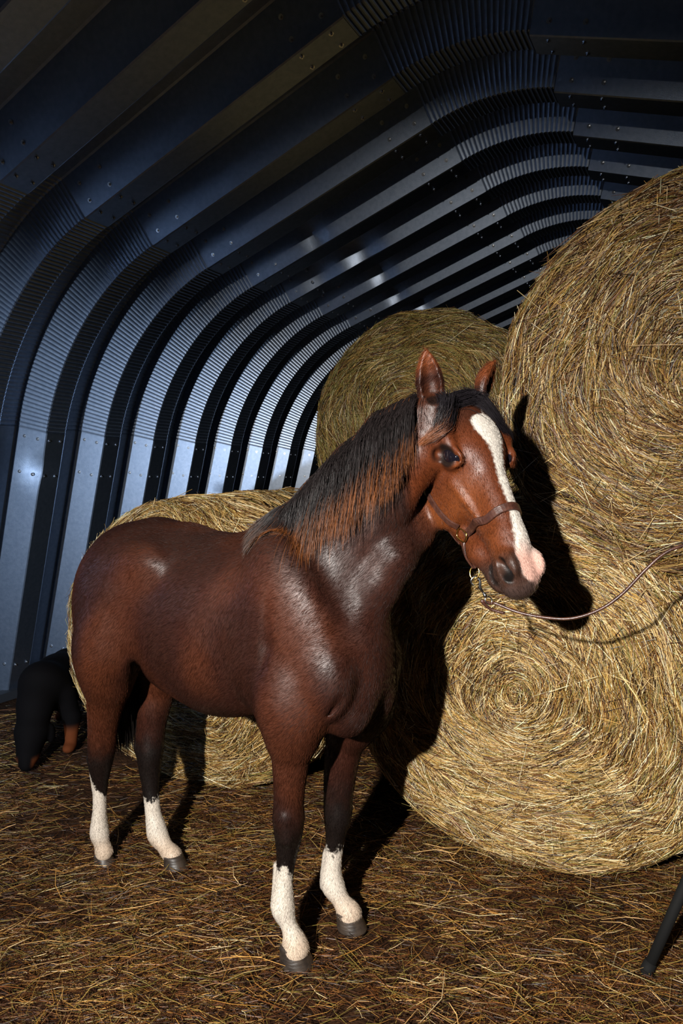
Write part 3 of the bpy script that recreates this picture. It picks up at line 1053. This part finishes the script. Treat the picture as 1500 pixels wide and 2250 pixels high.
m, nt, b = node_mat('bay_coat', rough=0.40, spec=0.28)
attr_color(nt, b)
tc = nt.nodes.new('ShaderNodeTexCoord'); mp = nt.nodes.new('ShaderNodeMapping'); mp.inputs['Scale'].default_value = (1, 1, 0.28)
n1 = nt.nodes.new('ShaderNodeTexNoise'); n1.inputs['Scale'].default_value = 600; n1.inputs['Detail'].default_value = 3
nt.links.new(tc.outputs['Object'], mp.inputs[0]); nt.links.new(mp.outputs[0], n1.inputs['Vector'])
n2 = nt.nodes.new('ShaderNodeTexNoise'); n2.inputs['Scale'].default_value = 14; n2.inputs['Detail'].default_value = 3
nt.links.new(tc.outputs['Object'], n2.inputs['Vector'])
ad = nt.nodes.new('ShaderNodeMath'); ad.operation = 'MULTIPLY_ADD'; ad.inputs[1].default_value = 1.5
nt.links.new(n2.outputs['Fac'], ad.inputs[0]); nt.links.new(n1.outputs['Fac'], ad.inputs[2])
bp = nt.nodes.new('ShaderNodeBump'); bp.inputs['Strength'].default_value = 0.38; bp.inputs['Distance'].default_value = 0.0018
nt.links.new(ad.outputs[0], bp.inputs['Height']); nt.links.new(bp.outputs[0], b.inputs['Normal'])
# hair-fine light and dark flecks in the coat
at = [n_ for n_ in nt.nodes if n_.type == 'ATTRIBUTE'][0]
mr = nt.nodes.new('ShaderNodeMapRange'); mr.inputs[1].default_value = 0.3; mr.inputs[2].default_value = 0.7
mr.inputs[3].default_value = 0.7; mr.inputs[4].default_value = 1.3
nt.links.new(n1.outputs['Fac'], mr.inputs[0])
vm = nt.nodes.new('ShaderNodeVectorMath'); vm.operation = 'SCALE'
nt.links.new(at.outputs['Color'], vm.inputs[0]); nt.links.new(mr.outputs[0], vm.inputs[3])
nt.links.new(vm.outputs[0], b.inputs['Base Color'])
mr2 = nt.nodes.new('ShaderNodeMapRange'); mr2.inputs[1].default_value = 0.3; mr2.inputs[2].default_value = 0.7
mr2.inputs[3].default_value = 0.32; mr2.inputs[4].default_value = 0.50
nt.links.new(n2.outputs['Fac'], mr2.inputs[0]); nt.links.new(mr2.outputs[0], b.inputs['Roughness'])
M['coat'] = m
m, nt, b = node_mat('horse_eye', rough=0.04, color=(0.006, 0.005, 0.008), spec=0.9); M['eye'] = m
m, nt, b = node_mat('hoof_horn', rough=0.45, color=(0.06, 0.045, 0.035))
noise_color(nt, b, 30, (0.015, 0.011, 0.009), (0.06, 0.042, 0.03), 0.3, 0.75); add_bump(nt, b, 30, 0.5, 0.003, 4, (1, 1, 6)); M['hoof'] = m

horse = empty('horse', tuple(h2w((-0.5, 0, 0))))
tag(horse, 'dark bay horse with white blaze and white socks, standing before the hay bales', 'horse')
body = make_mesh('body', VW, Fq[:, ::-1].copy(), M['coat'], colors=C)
keep_world(body, horse)

# short coat hair lying along the body, over the skin
fv = rng.choice(len(Vh), 330000, p=None)
g_ = Fh.grad(Vh[fv])
eyed = np.sqrt((hx[fv] - 0.176) ** 2 + (hn[fv] + 0.066) ** 2 + (np.abs(hrr[fv]) - 0.098) ** 2)
keepf = (Vh[fv][:, 2] > 0.05) & (eyed > 0.050) & (ns[fv] > 0.040) & ((rng.random(len(fv)) < 0.5) | (hx[fv] < 0.50) | (inhead[fv] < 0.5))
fv, g_ = fv[keepf], g_[keepf]
pv = Vh[fv] + rng.normal(0, 0.003, (len(fv), 3))
pv = pv - g_ * Fh.sample(pv)[:, None]
cw = C[fv]
hm = np.clip(inhead[fv], 0, 1)[:, None]
flow = np.stack([np.full(len(fv), -0.75), np.zeros(len(fv)), np.full(len(fv), -0.65)], 1)
lowl = sstep(0.85, 0.65, pv[:, 2])[:, None]
flow = flow * (1 - lowl) + np.array([-0.1, 0, -1.0]) * lowl
flow = flow * (1 - hm) + (RHead[0] * 0.9 - RHead[1] * 0.25) * hm * np.array([1, 1, 1])
wv = np.stack([vnoise(pv * 7, 31), vnoise(pv * 7, 32), vnoise(pv * 7, 33)], 1) * 0.28
flow = flow + wv + rng.normal(0, 0.16, flow.shape)
flow -= g_ * (flow * g_).sum(1, keepdims=True)
flow /= np.linalg.norm(flow, axis=1, keepdims=True) + 1e-9
ln_ = (0.015 * (1 - hm[:, 0]) + 0.009 * hm[:, 0]) * rng.uniform(0.7, 1.3, len(fv))
ln_ *= np.where(pv[:, 2] < 0.5, 0.5, 1.0)
p0 = pv - g_ * 0.0006
p1 = pv + flow * ln_[:, None] + g_ * (ln_ * 0.10 + 0.0005)[:, None]
p1 = p1 + Fh.grad(p1) * np.maximum(0.0012 - Fh.sample(p1), 0)[:, None]
PP = np.stack([p0, p1], 1)
rr_ = rng.uniform(0.00028, 0.00045, len(fv))
V, F, Cc = strands(h2w(PP), rr_[:, None] * np.array([1.0, 0.35])[None], np.repeat(np.clip(cw * rng.uniform(0.35, 1.4, (len(fv), 1)), 0, 0.85)[:, None, :], 2, 1))
fur = keep_world(make_mesh('coat_hair', V, F, M['coat_hair'], colors=Cc), horse)
tag(fur, kind='stuff')

# eyes
for s_ in (1, -1):
    c = k2w((0.196, -0.078, s_ * 0.0795))
    vs, fs = [], []
    nu, nv = 24, 14
    for i in range(nv + 1):
        for j in range(nu):
            ph = math.pi * i / nv; th = 2 * math.pi * j / nu
            e1, e2 = 0.038 * math.sin(ph) * math.cos(th), 0.026 * math.sin(ph) * math.sin(th)
            vs.append(k2w((0.176 + 0.743 * e1 - 0.669 * e2, -0.066 + 0.669 * e1 + 0.743 * e2, s_ * (0.0765 + 0.0175 * math.cos(ph)))))
    for i in range(nv):
        for j in range(nu):
            fs.append([i * nu + j, i * nu + (j + 1) % nu, (i + 1) * nu + (j + 1) % nu, (i + 1) * nu + j])
    o = make_mesh('eye', np.array(vs), fs, M['eye']); keep_world(o, horse)


# hooves
def hoof(px, py, l, top_r, len_scale=1.0, toe=0.0, h=0.062):
    c = hp(px, py, l)
    base = np.array([c[0], c[1], 0.004])
    top = np.array([c[0] - 0.018, c[1], h])
    vs, fs = [], []
    n_ = 28
    ca, sa = math.cos(toe), math.sin(toe)
    rows = [(0.0, 1.18), (0.12, 1.18), (0.5, 1.06), (0.85, 0.96), (1.0, 0.97), (1.12, 0.80)]
    for t, sc in rows:
        cc = base * (1 - t) + top * t
        for j in range(n_):
            th = 2 * math.pi * j / n_
            x = math.cos(th); y = math.sin(th)
            fx = x * (1.10 if x > 0 else 0.86)
            p = (fx * top_r * sc * 1.05, y * top_r * sc * 0.98)
            hz = cc[2] * (1.0 if x > 0 else 1 - 0.30 * x * x * min(t, 1))
            vs.append((cc[0] + p[0] * ca - p[1] * sa, cc[1] + p[0] * sa + p[1] * ca, hz))
    for i in range(len(rows) - 1):
        for j in range(n_):
            fs.append([i * n_ + j, i * n_ + (j + 1) % n_, (i + 1) * n_ + (j + 1) % n_, (i + 1) * n_ + j])
    fs.append(list(range(n_))[::-1]); fs.append([(len(rows) - 1) * n_ + j for j in range(n_)])
    o = make_mesh('hoof', h2w(np.array(vs)), fs, M['hoof']); keep_world(o, horse)


hoof(650, 2098, -.118, 0.047)
hoof(771, 2022, .13, 0.045)
hoof(230, 1878, -.074, 0.036, h=0.04)
hoof(386, 1890, .066, 0.042, h=0.05)


# mane, forelock and tail: many hair strands laid over the body
def hair_over(roots, dirs_fn, lens, radii, off, root_cols, tip_cols, K=9, tipstart=0.5, name='mane'):
    """grow strands step by step, pushed out of the body surface"""
    n_ = len(roots)
    P = np.array(roots, float)
    pts = [P.copy()]
    for k in range(1, K):
        t = k / (K - 1)
        d = dirs_fn(P, t)
        P = P + d * (lens / (K - 1))[:, None]
        for _ in range(3):
            sd = Fh.sample(P); push = np.maximum(off * (0.4 + 0.6 * min(1, t * 3)) - sd, 0)
            P = P + Fh.grad(P) * np.minimum(push, 0.03)[:, None]
        pts.append(P.copy())
    pts = np.stack(pts, 1)
    taper = np.concatenate([np.linspace(1, 1, K - 3), [0.8, 0.55, 0.15]])
    rad = radii[:, None] * taper[None, :]
    tt = np.clip((np.linspace(0, 1, K) - tipstart) / (1 - tipstart), 0, 1)
    cols = root_cols[:, None, :] * (1 - tt[None, :, None]) + tip_cols[:, None, :] * tt[None, :, None]
    V, F, Cc = strands(h2w(pts), rad, cols)
    o = make_mesh(name, V, F, M['hair'], colors=Cc)
    return keep_world(o, horse)


# crest line found on the neck itself
cpts = [hp(632, 1140, 0.0), hp(662, 1118, 0), hp(700, 1088, 0.005), hp(760, 1030, 0.01), hp(830, 960, 0.02), hp(880, 920, 0.035), hp(905, 902, 0.04), hp(928, 888, 0.045)]
crest = spline(cpts, 200)
N_M = 9000
tpar = rng.beta(1.1, 1.0, N_M)
ci = (tpar * 199).astype(int)
roots = crest[ci] + rng.normal(0, 0.006, (N_M, 3)) + np.stack([0 * tpar, rng.uniform(-0.022, 0.006, N_M), 0 * tpar], 1)
roots = Fh.snap(roots, 0.0, 6)
ln = np.interp(tpar, [0, 0.08, 0.2, 0.35, 0.55, 0.75, 0.9, 1.0], [0.11, 0.15, 0.20, 0.235, 0.235, 0.215, 0.19, 0.17])
clump = vnoise(np.stack([tpar * 60, tpar * 0, tpar * 0], 1), 12)
ln = 1.38 * ln * (1 + 0.10 * clump) * rng.uniform(0.72, 1.06, N_M)
back = np.interp(tpar, [0, 0.1, 0.22, 0.4, 1], [-0.55, -0.38, -0.12, 0.0, 0.04])
jit = rng.normal(0, 0.05, (N_M, 3)) + np.stack([0.05 * clump, 0 * clump, 0 * clump], 1)


def mane_dir(P, t):
    d = np.stack([back, np.full(N_M, -1.0 if t < 0.25 else -0.25), np.full(N_M, -0.35 if t < 0.13 else -1.0)], 1) + jit
    return d / np.linalg.norm(d, axis=1, keepdims=True)


tcdark = np.clip((tpar - 0.12) / 0.15, 0.25, 1)[:, None]
rc = np.tile([0.012, 0.009, 0.009], (N_M, 1)) * rng.uniform(0.6, 1.8, (N_M, 1))
tcx = np.where(rng.random(N_M)[:, None] < 0.55, [[0.30, 0.095, 0.022]], [[0.06, 0.02, 0.010]]) * tcdark * rng.uniform(0.6, 1.3, (N_M, 1))
hair_over(roots, mane_dir, ln, rng.uniform(0.0004, 0.0009, N_M), rng.uniform(0.002, 0.016, N_M), rc, tcx, 10, 0.55, 'mane')


def lock(guide_px, n_, spread, lens_j, off, tipc, name, start_spread=0.012):
    """hair lock following a guide line over the head"""
    G = np.array([w2h(wp(*g)) for g in guide_px])
    G = Fh.snap(G, 0.004, 8)
    S = spline(G, 12)
    tn = np.linspace(0, 1, 12)
    offs = rng.normal(0, 1, (n_, 3))
    cut = rng.uniform(*lens_j, n_)
    pts = []
    for k in range(12):
        t = tn[k] * cut
        i = np.clip(t * 11, 0, 10.999); i0 = i.astype(int); f = (i - i0)[:, None]
        p = S[i0] * (1 - f) + S[i0 + 1] * f
        sp = (start_spread + (spread - start_spread) * t)[:, None] * (1 - 0.5 * t[:, None] ** 3)
        p = p + offs * sp
        sd = Fh.sample(p)
        p = p + Fh.grad(p) * np.clip(rng.uniform(0.001, 1, n_) * 0 + off - sd, -0.004, 0.03)[:, None]
        p = p + Fh.grad(p) * (np.abs(offs[:, 0]) * 0.003)[:, None]
        pts.append(p)
    pts = np.stack(pts, 1)
    rad = rng.uniform(0.00035, 0.0007, n_)[:, None] * np.concatenate([np.ones(9), [0.8, 0.5, 0.15]])[None, :]
    tt = np.clip((tn - 0.45) / 0.55, 0, 1)
    rc_ = np.tile([0.010, 0.008, 0.010], (n_, 1)) * rng.uniform(0.6, 1.6, (n_, 1))
    tc_ = np.array(tipc) * rng.uniform(0.6, 1.3, (n_, 1))
    cols = rc_[:, None, :] * (1 - tt[None, :, None]) + tc_[:, None, :] * tt[None, :, None]
    return pts, rad, cols


L1 = lock([(1000, 868, 2.10), (1040, 868, 2.12), (1080, 890, 2.12), (1100, 925, 2.13), (1118, 965, 2.16)], 2200, 0.012, (0.6, 1.0), 0.006, (0.012, 0.010, 0.012), 'forelock')
L2 = lock([(1000, 868, 2.06), (992, 900, 2.04), (975, 930, 2.02), (945, 955, 2.02), (912, 978, 2.03)], 420, 0.006, (0.7, 1.0), 0.007, (0.30, 0.10, 0.035), 'forelock')
L3 = lock([(1012, 866, 2.06), (1002, 900, 2.03), (985, 930, 2.02), (962, 955, 2.02), (935, 975, 2.03)], 160, 0.005, (0.6, 1.0), 0.006, (0.12, 0.035, 0.014), 'forelock')
L4 = lock([(985, 872, 2.06), (975, 900, 2.05), (960, 930, 2.05), (950, 950, 2.04)], 120, 0.008, (0.6, 1.0), 0.006, (0.03, 0.014, 0.010), 'forelock')
Pp = [np.concatenate(q) for q in zip(L1, L2, L3, L4)]
V, F, Cc = strands(h2w(Pp[0]), Pp[1], Pp[2])
keep_world(make_mesh('forelock', V, F, M['hair'], colors=Cc), horse)

# tail, hanging between the hind legs on the far side of the near thigh
n_ = 2200
ts = np.linspace(0, 1, 14)
TG = spline([(-1.06, 0.0, 1.27), (-1.13, 0.01, 1.22), (-1.12, 0.03, 1.0), (-1.08, 0.05, 0.8), (-1.05, 0.06, 0.6), (-1.04, 0.06, 0.42)], 14)
wd = np.interp(ts, [0, 0.3, 0.7, 1], [0.018, 0.03, 0.05, 0.03])
offs = rng.normal(0, 1, (n_, 1, 3)) * np.array([0.8, 0.9, 0.2])
pts = TG[None] + offs * wd[None, :, None]
cut = rng.uniform(0.75, 1.0, n_)
pts = np.stack([np.stack([np.interp(ts * c_, ts, pts[i, :, j]) for j in range(3)], 1) for i, c_ in enumerate(cut)])
rad = rng.uniform(0.0009, 0.0018, n_)[:, None] * np.concatenate([np.ones(11), [0.8, 0.5, 0.2]])[None]
cc = np.tile([0.010, 0.008, 0.007], (n_, 14, 1)) * rng.uniform(0.6, 1.6, (n_, 1, 1))
V, F, Cc = strands(h2w(pts), rad, cc)
keep_world(make_mesh('tail', V, F, M['hair'], colors=Cc), horse)
#HALTER
# ------------------------------------------------------------------ halter and lead
m, nt, b = node_mat('brown_leather', rough=0.35, color=(0.05, 0.018, 0.012), spec=0.6)
noise_color(nt, b, 60, (0.030, 0.011, 0.008), (0.085, 0.032, 0.02), 0.3, 0.75); add_bump(nt, b, 300, 0.5, 0.001); M['leather'] = m
m, nt, b = node_mat('black_leather', rough=0.3, color=(0.012, 0.011, 0.012), spec=0.6); M['black_leather'] = m
m, nt, b = node_mat('brass', rough=0.22, metal=1.0, color=(0.80, 0.52, 0.16)); M['brass'] = m
m, nt, b = node_mat('nickel', rough=0.22, metal=1.0, color=(0.75, 0.77, 0.80)); M['nickel'] = m


def strap_path(pts, off=0.005, n_=26):
    """points in head coordinates, laid onto the skin"""
    S = spline([kh(*p) for p in pts], n_)
    S = Fh.snap(S, off, 10)
    for _ in range(2):
        S[1:-1] = 0.25 * S[:-2] + 0.5 * S[1:-1] + 0.25 * S[2:]
        S = Fh.snap(S, off, 4, True)
    return S


def strap(name, pts, width, mat, parent, off=0.004, th=0.004, n_=26, snapped=True, label=None):
    S = strap_path(pts, off, n_) if snapped else np.array(pts)
    N_ = Fh.grad(S)
    T = np.gradient(S, axis=0); T /= np.linalg.norm(T, axis=1, keepdims=True)
    B = np.cross(T, N_); B /= np.linalg.norm(B, axis=1, keepdims=True)
    N2 = np.cross(B, T)
    ring = [(-1, -1), (-0.9, 0.6), (-0.75, 1), (0.75, 1), (0.9, 0.6), (1, -1)]
    V = np.concatenate([S[:, None, :] + B[:, None, :] * (a * width / 2) + N2[:, None, :] * (c * th / 2) for a, c in ring], axis=1)
    k = len(ring)
    F = []
    for i in range(len(S) - 1):
        for j in range(k):
            F.append([i * k + j, i * k + (j + 1) % k, (i + 1) * k + (j + 1) % k, (i + 1) * k + j])
    F.append(list(range(k))[::-1]); F.append([(len(S) - 1) * k + j for j in range(k)])
    o = make_mesh(name, h2w(V.reshape(-1, 3)), F, mat, smooth=False)
    if label: o['label'] = label
    return keep_world(o, parent)


def loop(name, c, e1, e2, r1, r2, r, mat, parent, power=1.0, n_=28):
    """closed ring around c (world) in the plane e1,e2; power<1 squares it off"""
    pts = []
    for i in range(n_):
        t = 2 * math.pi * i / n_
        x, y = math.cos(t), math.sin(t)
        pts.append(np.array(c) + np.array(e1) * r1 * math.copysign(abs(x) ** power, x) + np.array(e2) * r2 * math.copysign(abs(y) ** power, y))
    vs, fs = tube(pts, r, 8, closed=True)
    o = make_mesh(name, np.array(vs), fs, mat)
    return keep_world(o, parent) if parent else o


halter = empty('halter', tuple(k2w((0.38, -0.1, 0))))
tag(halter, 'brown leather head halter with brass fittings on the head of the bay horse', 'halter')
RINGX = (0.372, -0.190, 0.055)
for s_ in (1, -1):
    ringc = h2w(Fh.snap(kh(RINGX[0], RINGX[1], s_ * RINGX[2])[None], 0.006, 10))[0]
    topc_h = Fh.snap(kh(0.095, -0.235, s_ * 0.05)[None], 0.006, 10)
    topc = h2w(topc_h)[0]
    nrm = np.array(hr) * s_
    t1 = hA - nrm * (hA @ nrm); t1 /= np.linalg.norm(t1); t2 = np.cross(nrm, t1)
    loop('cheek_ring', ringc + nrm * 0.003, t1 * 0.8 + t2 * s_ * 0.6, -t1 * 0.6 + t2 * s_ * 0.8, 0.024, 0.017, 0.0028, M['brass'], halter, 0.6)
    loop('throat_ring', topc + nrm * 0.003, t1, t2, 0.017, 0.011, 0.0024, M['brass'], halter)
    strap('cheek_strap', [(0.355, -0.195, s_ * 0.055), (0.29, -0.213, s_ * 0.062), (0.22, -0.228, s_ * 0.064), (0.115, -0.238, s_ * 0.055)], 0.022, M['leather'], halter)
    strap('crown_strap', [(0.08, -0.235, s_ * 0.055), (0.05, -0.21, s_ * 0.075), (-0.01, -0.12, s_ * 0.08), (-0.035, -0.04, s_ * 0.03)], 0.018, M['black_leather'], halter, label='black leather strap running up behind the ear')
    strap('throat_strap', [(0.11, -0.25, s_ * 0.045), (0.22, -0.295, s_ * 0.036), (0.29, -0.28, s_ * 0.020), (0.37, -0.215, s_ * 0.008)], 0.010, M['leather'], halter)
strap('noseband', [(0.374, -0.182, 0.055), (0.382, -0.120, 0.065), (0.385, -0.07, 0.062), (0.378, -0.02, 0.04), (0.374, 0.0, 0.0), (0.378, -0.02, -0.04), (0.385, -0.07, -0.062), (0.382, -0.120, -0.065), (0.374, -0.182, -0.055)], 0.026, M['leather'], halter, 0.005, 0.005, 40)
chin = k2w((0.455, -0.235, 0.012))
ch_h = w2h(chin)
for s_ in (1, -1):
    p0 = Fh.snap(kh(0.388, -0.200, s_ * 0.050)[None], 0.005, 8)[0]
    p1 = p0 * 0.5 + ch_h * 0.5 + rot_h(hr) * s_ * 0.012
    S = spline([p0, p1, ch_h], 14); S = Fh.snap(S, 0.005, 6, True)
    strap('chin_strap', S, 0.016, M['leather'], halter, th=0.006, snapped=False)
chin = h2w(Fh.snap(ch_h[None], 0.006, 6, True))[0]
lead_c = chin + np.array([0.005, 0, -0.016])
loop('lead_ring', lead_c, np.array([0.85, -0.5, 0]), np.array([0.1, 0.1, 1.0]), 0.015, 0.020, 0.0026, M['brass'], halter)

lead = empty('lead_rope', tuple(lead_c))
tag(lead, 'thin brown leather lead clipped under the chin of the horse, sagging off to the right', 'lead')
h0 = lead_c + np.array([0, 0, -0.022])
e = wp(1068, 1310, lead_c[1] + 0.0)
ax_ = (e - h0); Lh = np.linalg.norm(ax_); ax_ /= Lh
sd_ = np.array([-ax_[2], 0, ax_[0]]); sd_ /= np.linalg.norm(sd_)
hook = [h0 + sd_ * 0.014 * math.cos(t) + ax_ * (0.006 - 0.014 * math.sin(t)) for t in np.linspace(-0.6, 3.7, 14)][::-1] + [h0 + ax_ * 0.030, h0 + ax_ * 0.055]
vs, fs = tube(hook, [0.0026] * 4 + [0.0034] * 8 + [0.004] * 2 + [0.0055, 0.0035], 10)
keep_world(make_mesh('snap_hook', np.array(vs), fs, M['nickel']), lead)
vs, fs = tube([h0 + ax_ * 0.024 + sd_ * 0.008, h0 - ax_ * 0.006 + sd_ * 0.013], 0.0018, 8)
keep_world(make_mesh('snap_gate', np.array(vs), fs, M['nickel']), lead)
vs, fs = tube([h0 + ax_ * 0.052, h0 + ax_ * 0.066], [0.0055, 0.006], 10)
keep_world(make_mesh('swivel', np.array(vs), fs, M['nickel']), lead)
loop('swivel_eye', h0 + ax_ * 0.078, ax_, np.array([sd_[0], 0.3, sd_[2]]), 0.013, 0.010, 0.0022, M['nickel'], lead)
le = h0 + ax_ * 0.090
Yl = le[1]
lp = [le, wp(1092, 1328, Yl), wp(1140, 1347, Yl - .03), wp(1200, 1359, Yl - .06), wp(1260, 1361, Yl - .09), wp(1320, 1342, Yl - .12), wp(1370, 1307, Yl - .14),
      wp(1420, 1254, Yl - .16), wp(1460, 1218, Yl - .17), wp(1500, 1200, Yl - .18), wp(1560, 1190, Yl - .19), wp(1640, 1190, Yl - .2)]
vs, fs = tube(spline(lp, 90), 0.0048, 8)
keep_world(make_mesh('lead_line', np.array(vs), fs, M['leather']), lead)
vs, fs = tube(spline([le + ax_ * 0.001, wp(1060, 1322, Yl), wp(1080, 1340, Yl), wp(1112, 1350, Yl - .01)], 20), 0.0048, 8)
keep_world(make_mesh('lead_tab', np.array(vs), fs, M['leather']), lead)

# ------------------------------------------------------------------ the dog sniffing the floor by the wall
Fd = Field((-2.15, 3.45, -0.02), (-1.40, 4.75, 0.75), 0.009)
Fd.chain([(-1.75, 3.98, .37), (-1.76, 4.18, .37), (-1.77, 4.38, .365)], [.145, .135, .14], .06)
Fd.chain([(-1.75, 3.93, .42), (-1.745, 3.84, .32), (-1.735, 3.77, .20)], [.115, .09, .085], .05)
Fd.chain([(-1.735, 3.76, .175), (-1.72, 3.68, .09)], [.09, .060], .03)
Fd.chain([(-1.72, 3.68, .09), (-1.712, 3.645, .052)], [.052, .040], .02)
for s_, tw_ in ((1, 0.0), (-1, 0.0)):
    Fd.ell((-1.735 + s_ * 0.093, 3.80, 0.165), (0.022, 0.03, 0.055), 0.012)
    Fd.chain([(-1.735 + s_ * .095, 3.98, .33), (-1.725 + s_ * .125, 3.99, .19), (-1.72 + s_ * .125, 3.96, .05)], [.07, .048, .034], .03)
    Fd.ell((-1.72 + s_ * .125, 3.93, .030), (.036, .050, .030), .02)
    Fd.ell((-1.77 + s_ * .08, 4.42, .28), (.065, .10, .14), .05)
    Fd.chain([(-1.77 + s_ * .10, 4.45, .22), (-1.77 + s_ * .10, 4.55, .14), (-1.77 + s_ * .10, 4.50, .04)], [.055, .032, .028], .03)
    Fd.ell((-1.77 + s_ * .10, 4.47, .028), (.032, .048, .028), .02)
Vd, Fdq = Fd.mesh(); Vd = relax(Vd, Fdq, 2, 0.4)
Cd = np.tile([0.0025, 0.002, 0.002], (len(Vd), 1))
tan_ = (0.10, 0.026, 0.008)
Cd = mix(Cd, tan_, 0.9 * sstep(0.17, 0.11, Vd[:, 2]) * (Vd[:, 1] > 3.86))
Cd = mix(Cd, tan_, 0.8 * sstep(0.10, 0.07, Vd[:, 2]) * (Vd[:, 1] < 3.8) * sstep(0.030, 0.045, np.abs(Vd[:, 0] + 1.715)))
m, nt, b = node_mat('dog_coat', rough=0.8, spec=0.04); attr_color(nt, b); add_bump(nt, b, 300, 0.6, 0.002); M['dog'] = m
dog = empty('dog', (-1.75, 4.1, 0))
tag(dog, 'black dog with tan legs, head down sniffing the floor beside the left wall', 'dog')
keep_world(make_mesh('body', Vd, Fdq[:, ::-1].copy(), M['dog'], colors=Cd), dog)
vs, fs = tube([(-1.712, 3.645, .052), (-1.708, 3.612, .048)], [.024, .012], 10)
nose_o = make_mesh('nose', np.array(vs), fs, M['eye']); keep_world(nose_o, dog)

# ------------------------------------------------------------------ dark pole at the lower right corner
m, nt, b = node_mat('black_rubber', rough=0.8, color=(0.008, 0.008, 0.008), spec=0.2); M['rubber'] = m
pole = empty('leaning_pole', (0.985, 2.13, 0))
tag(pole, 'slim black pole leaning out of the picture at the lower right corner', 'pole')
vs, fs = tube([(0.985, 2.13, 0.012), (1.075, 2.13, 0.235), (1.46, 2.13, 1.20)], [0.016, 0.017, 0.019], 12)
keep_world(make_mesh('shaft', np.array(vs), fs, M['rubber']), pole)
vs, fs = tube([(0.979, 2.13, 0.002), (0.997, 2.13, 0.045)], [0.022, 0.019], 12)
keep_world(make_mesh('foot_cap', np.array(vs), fs, M['rubber']), pole)
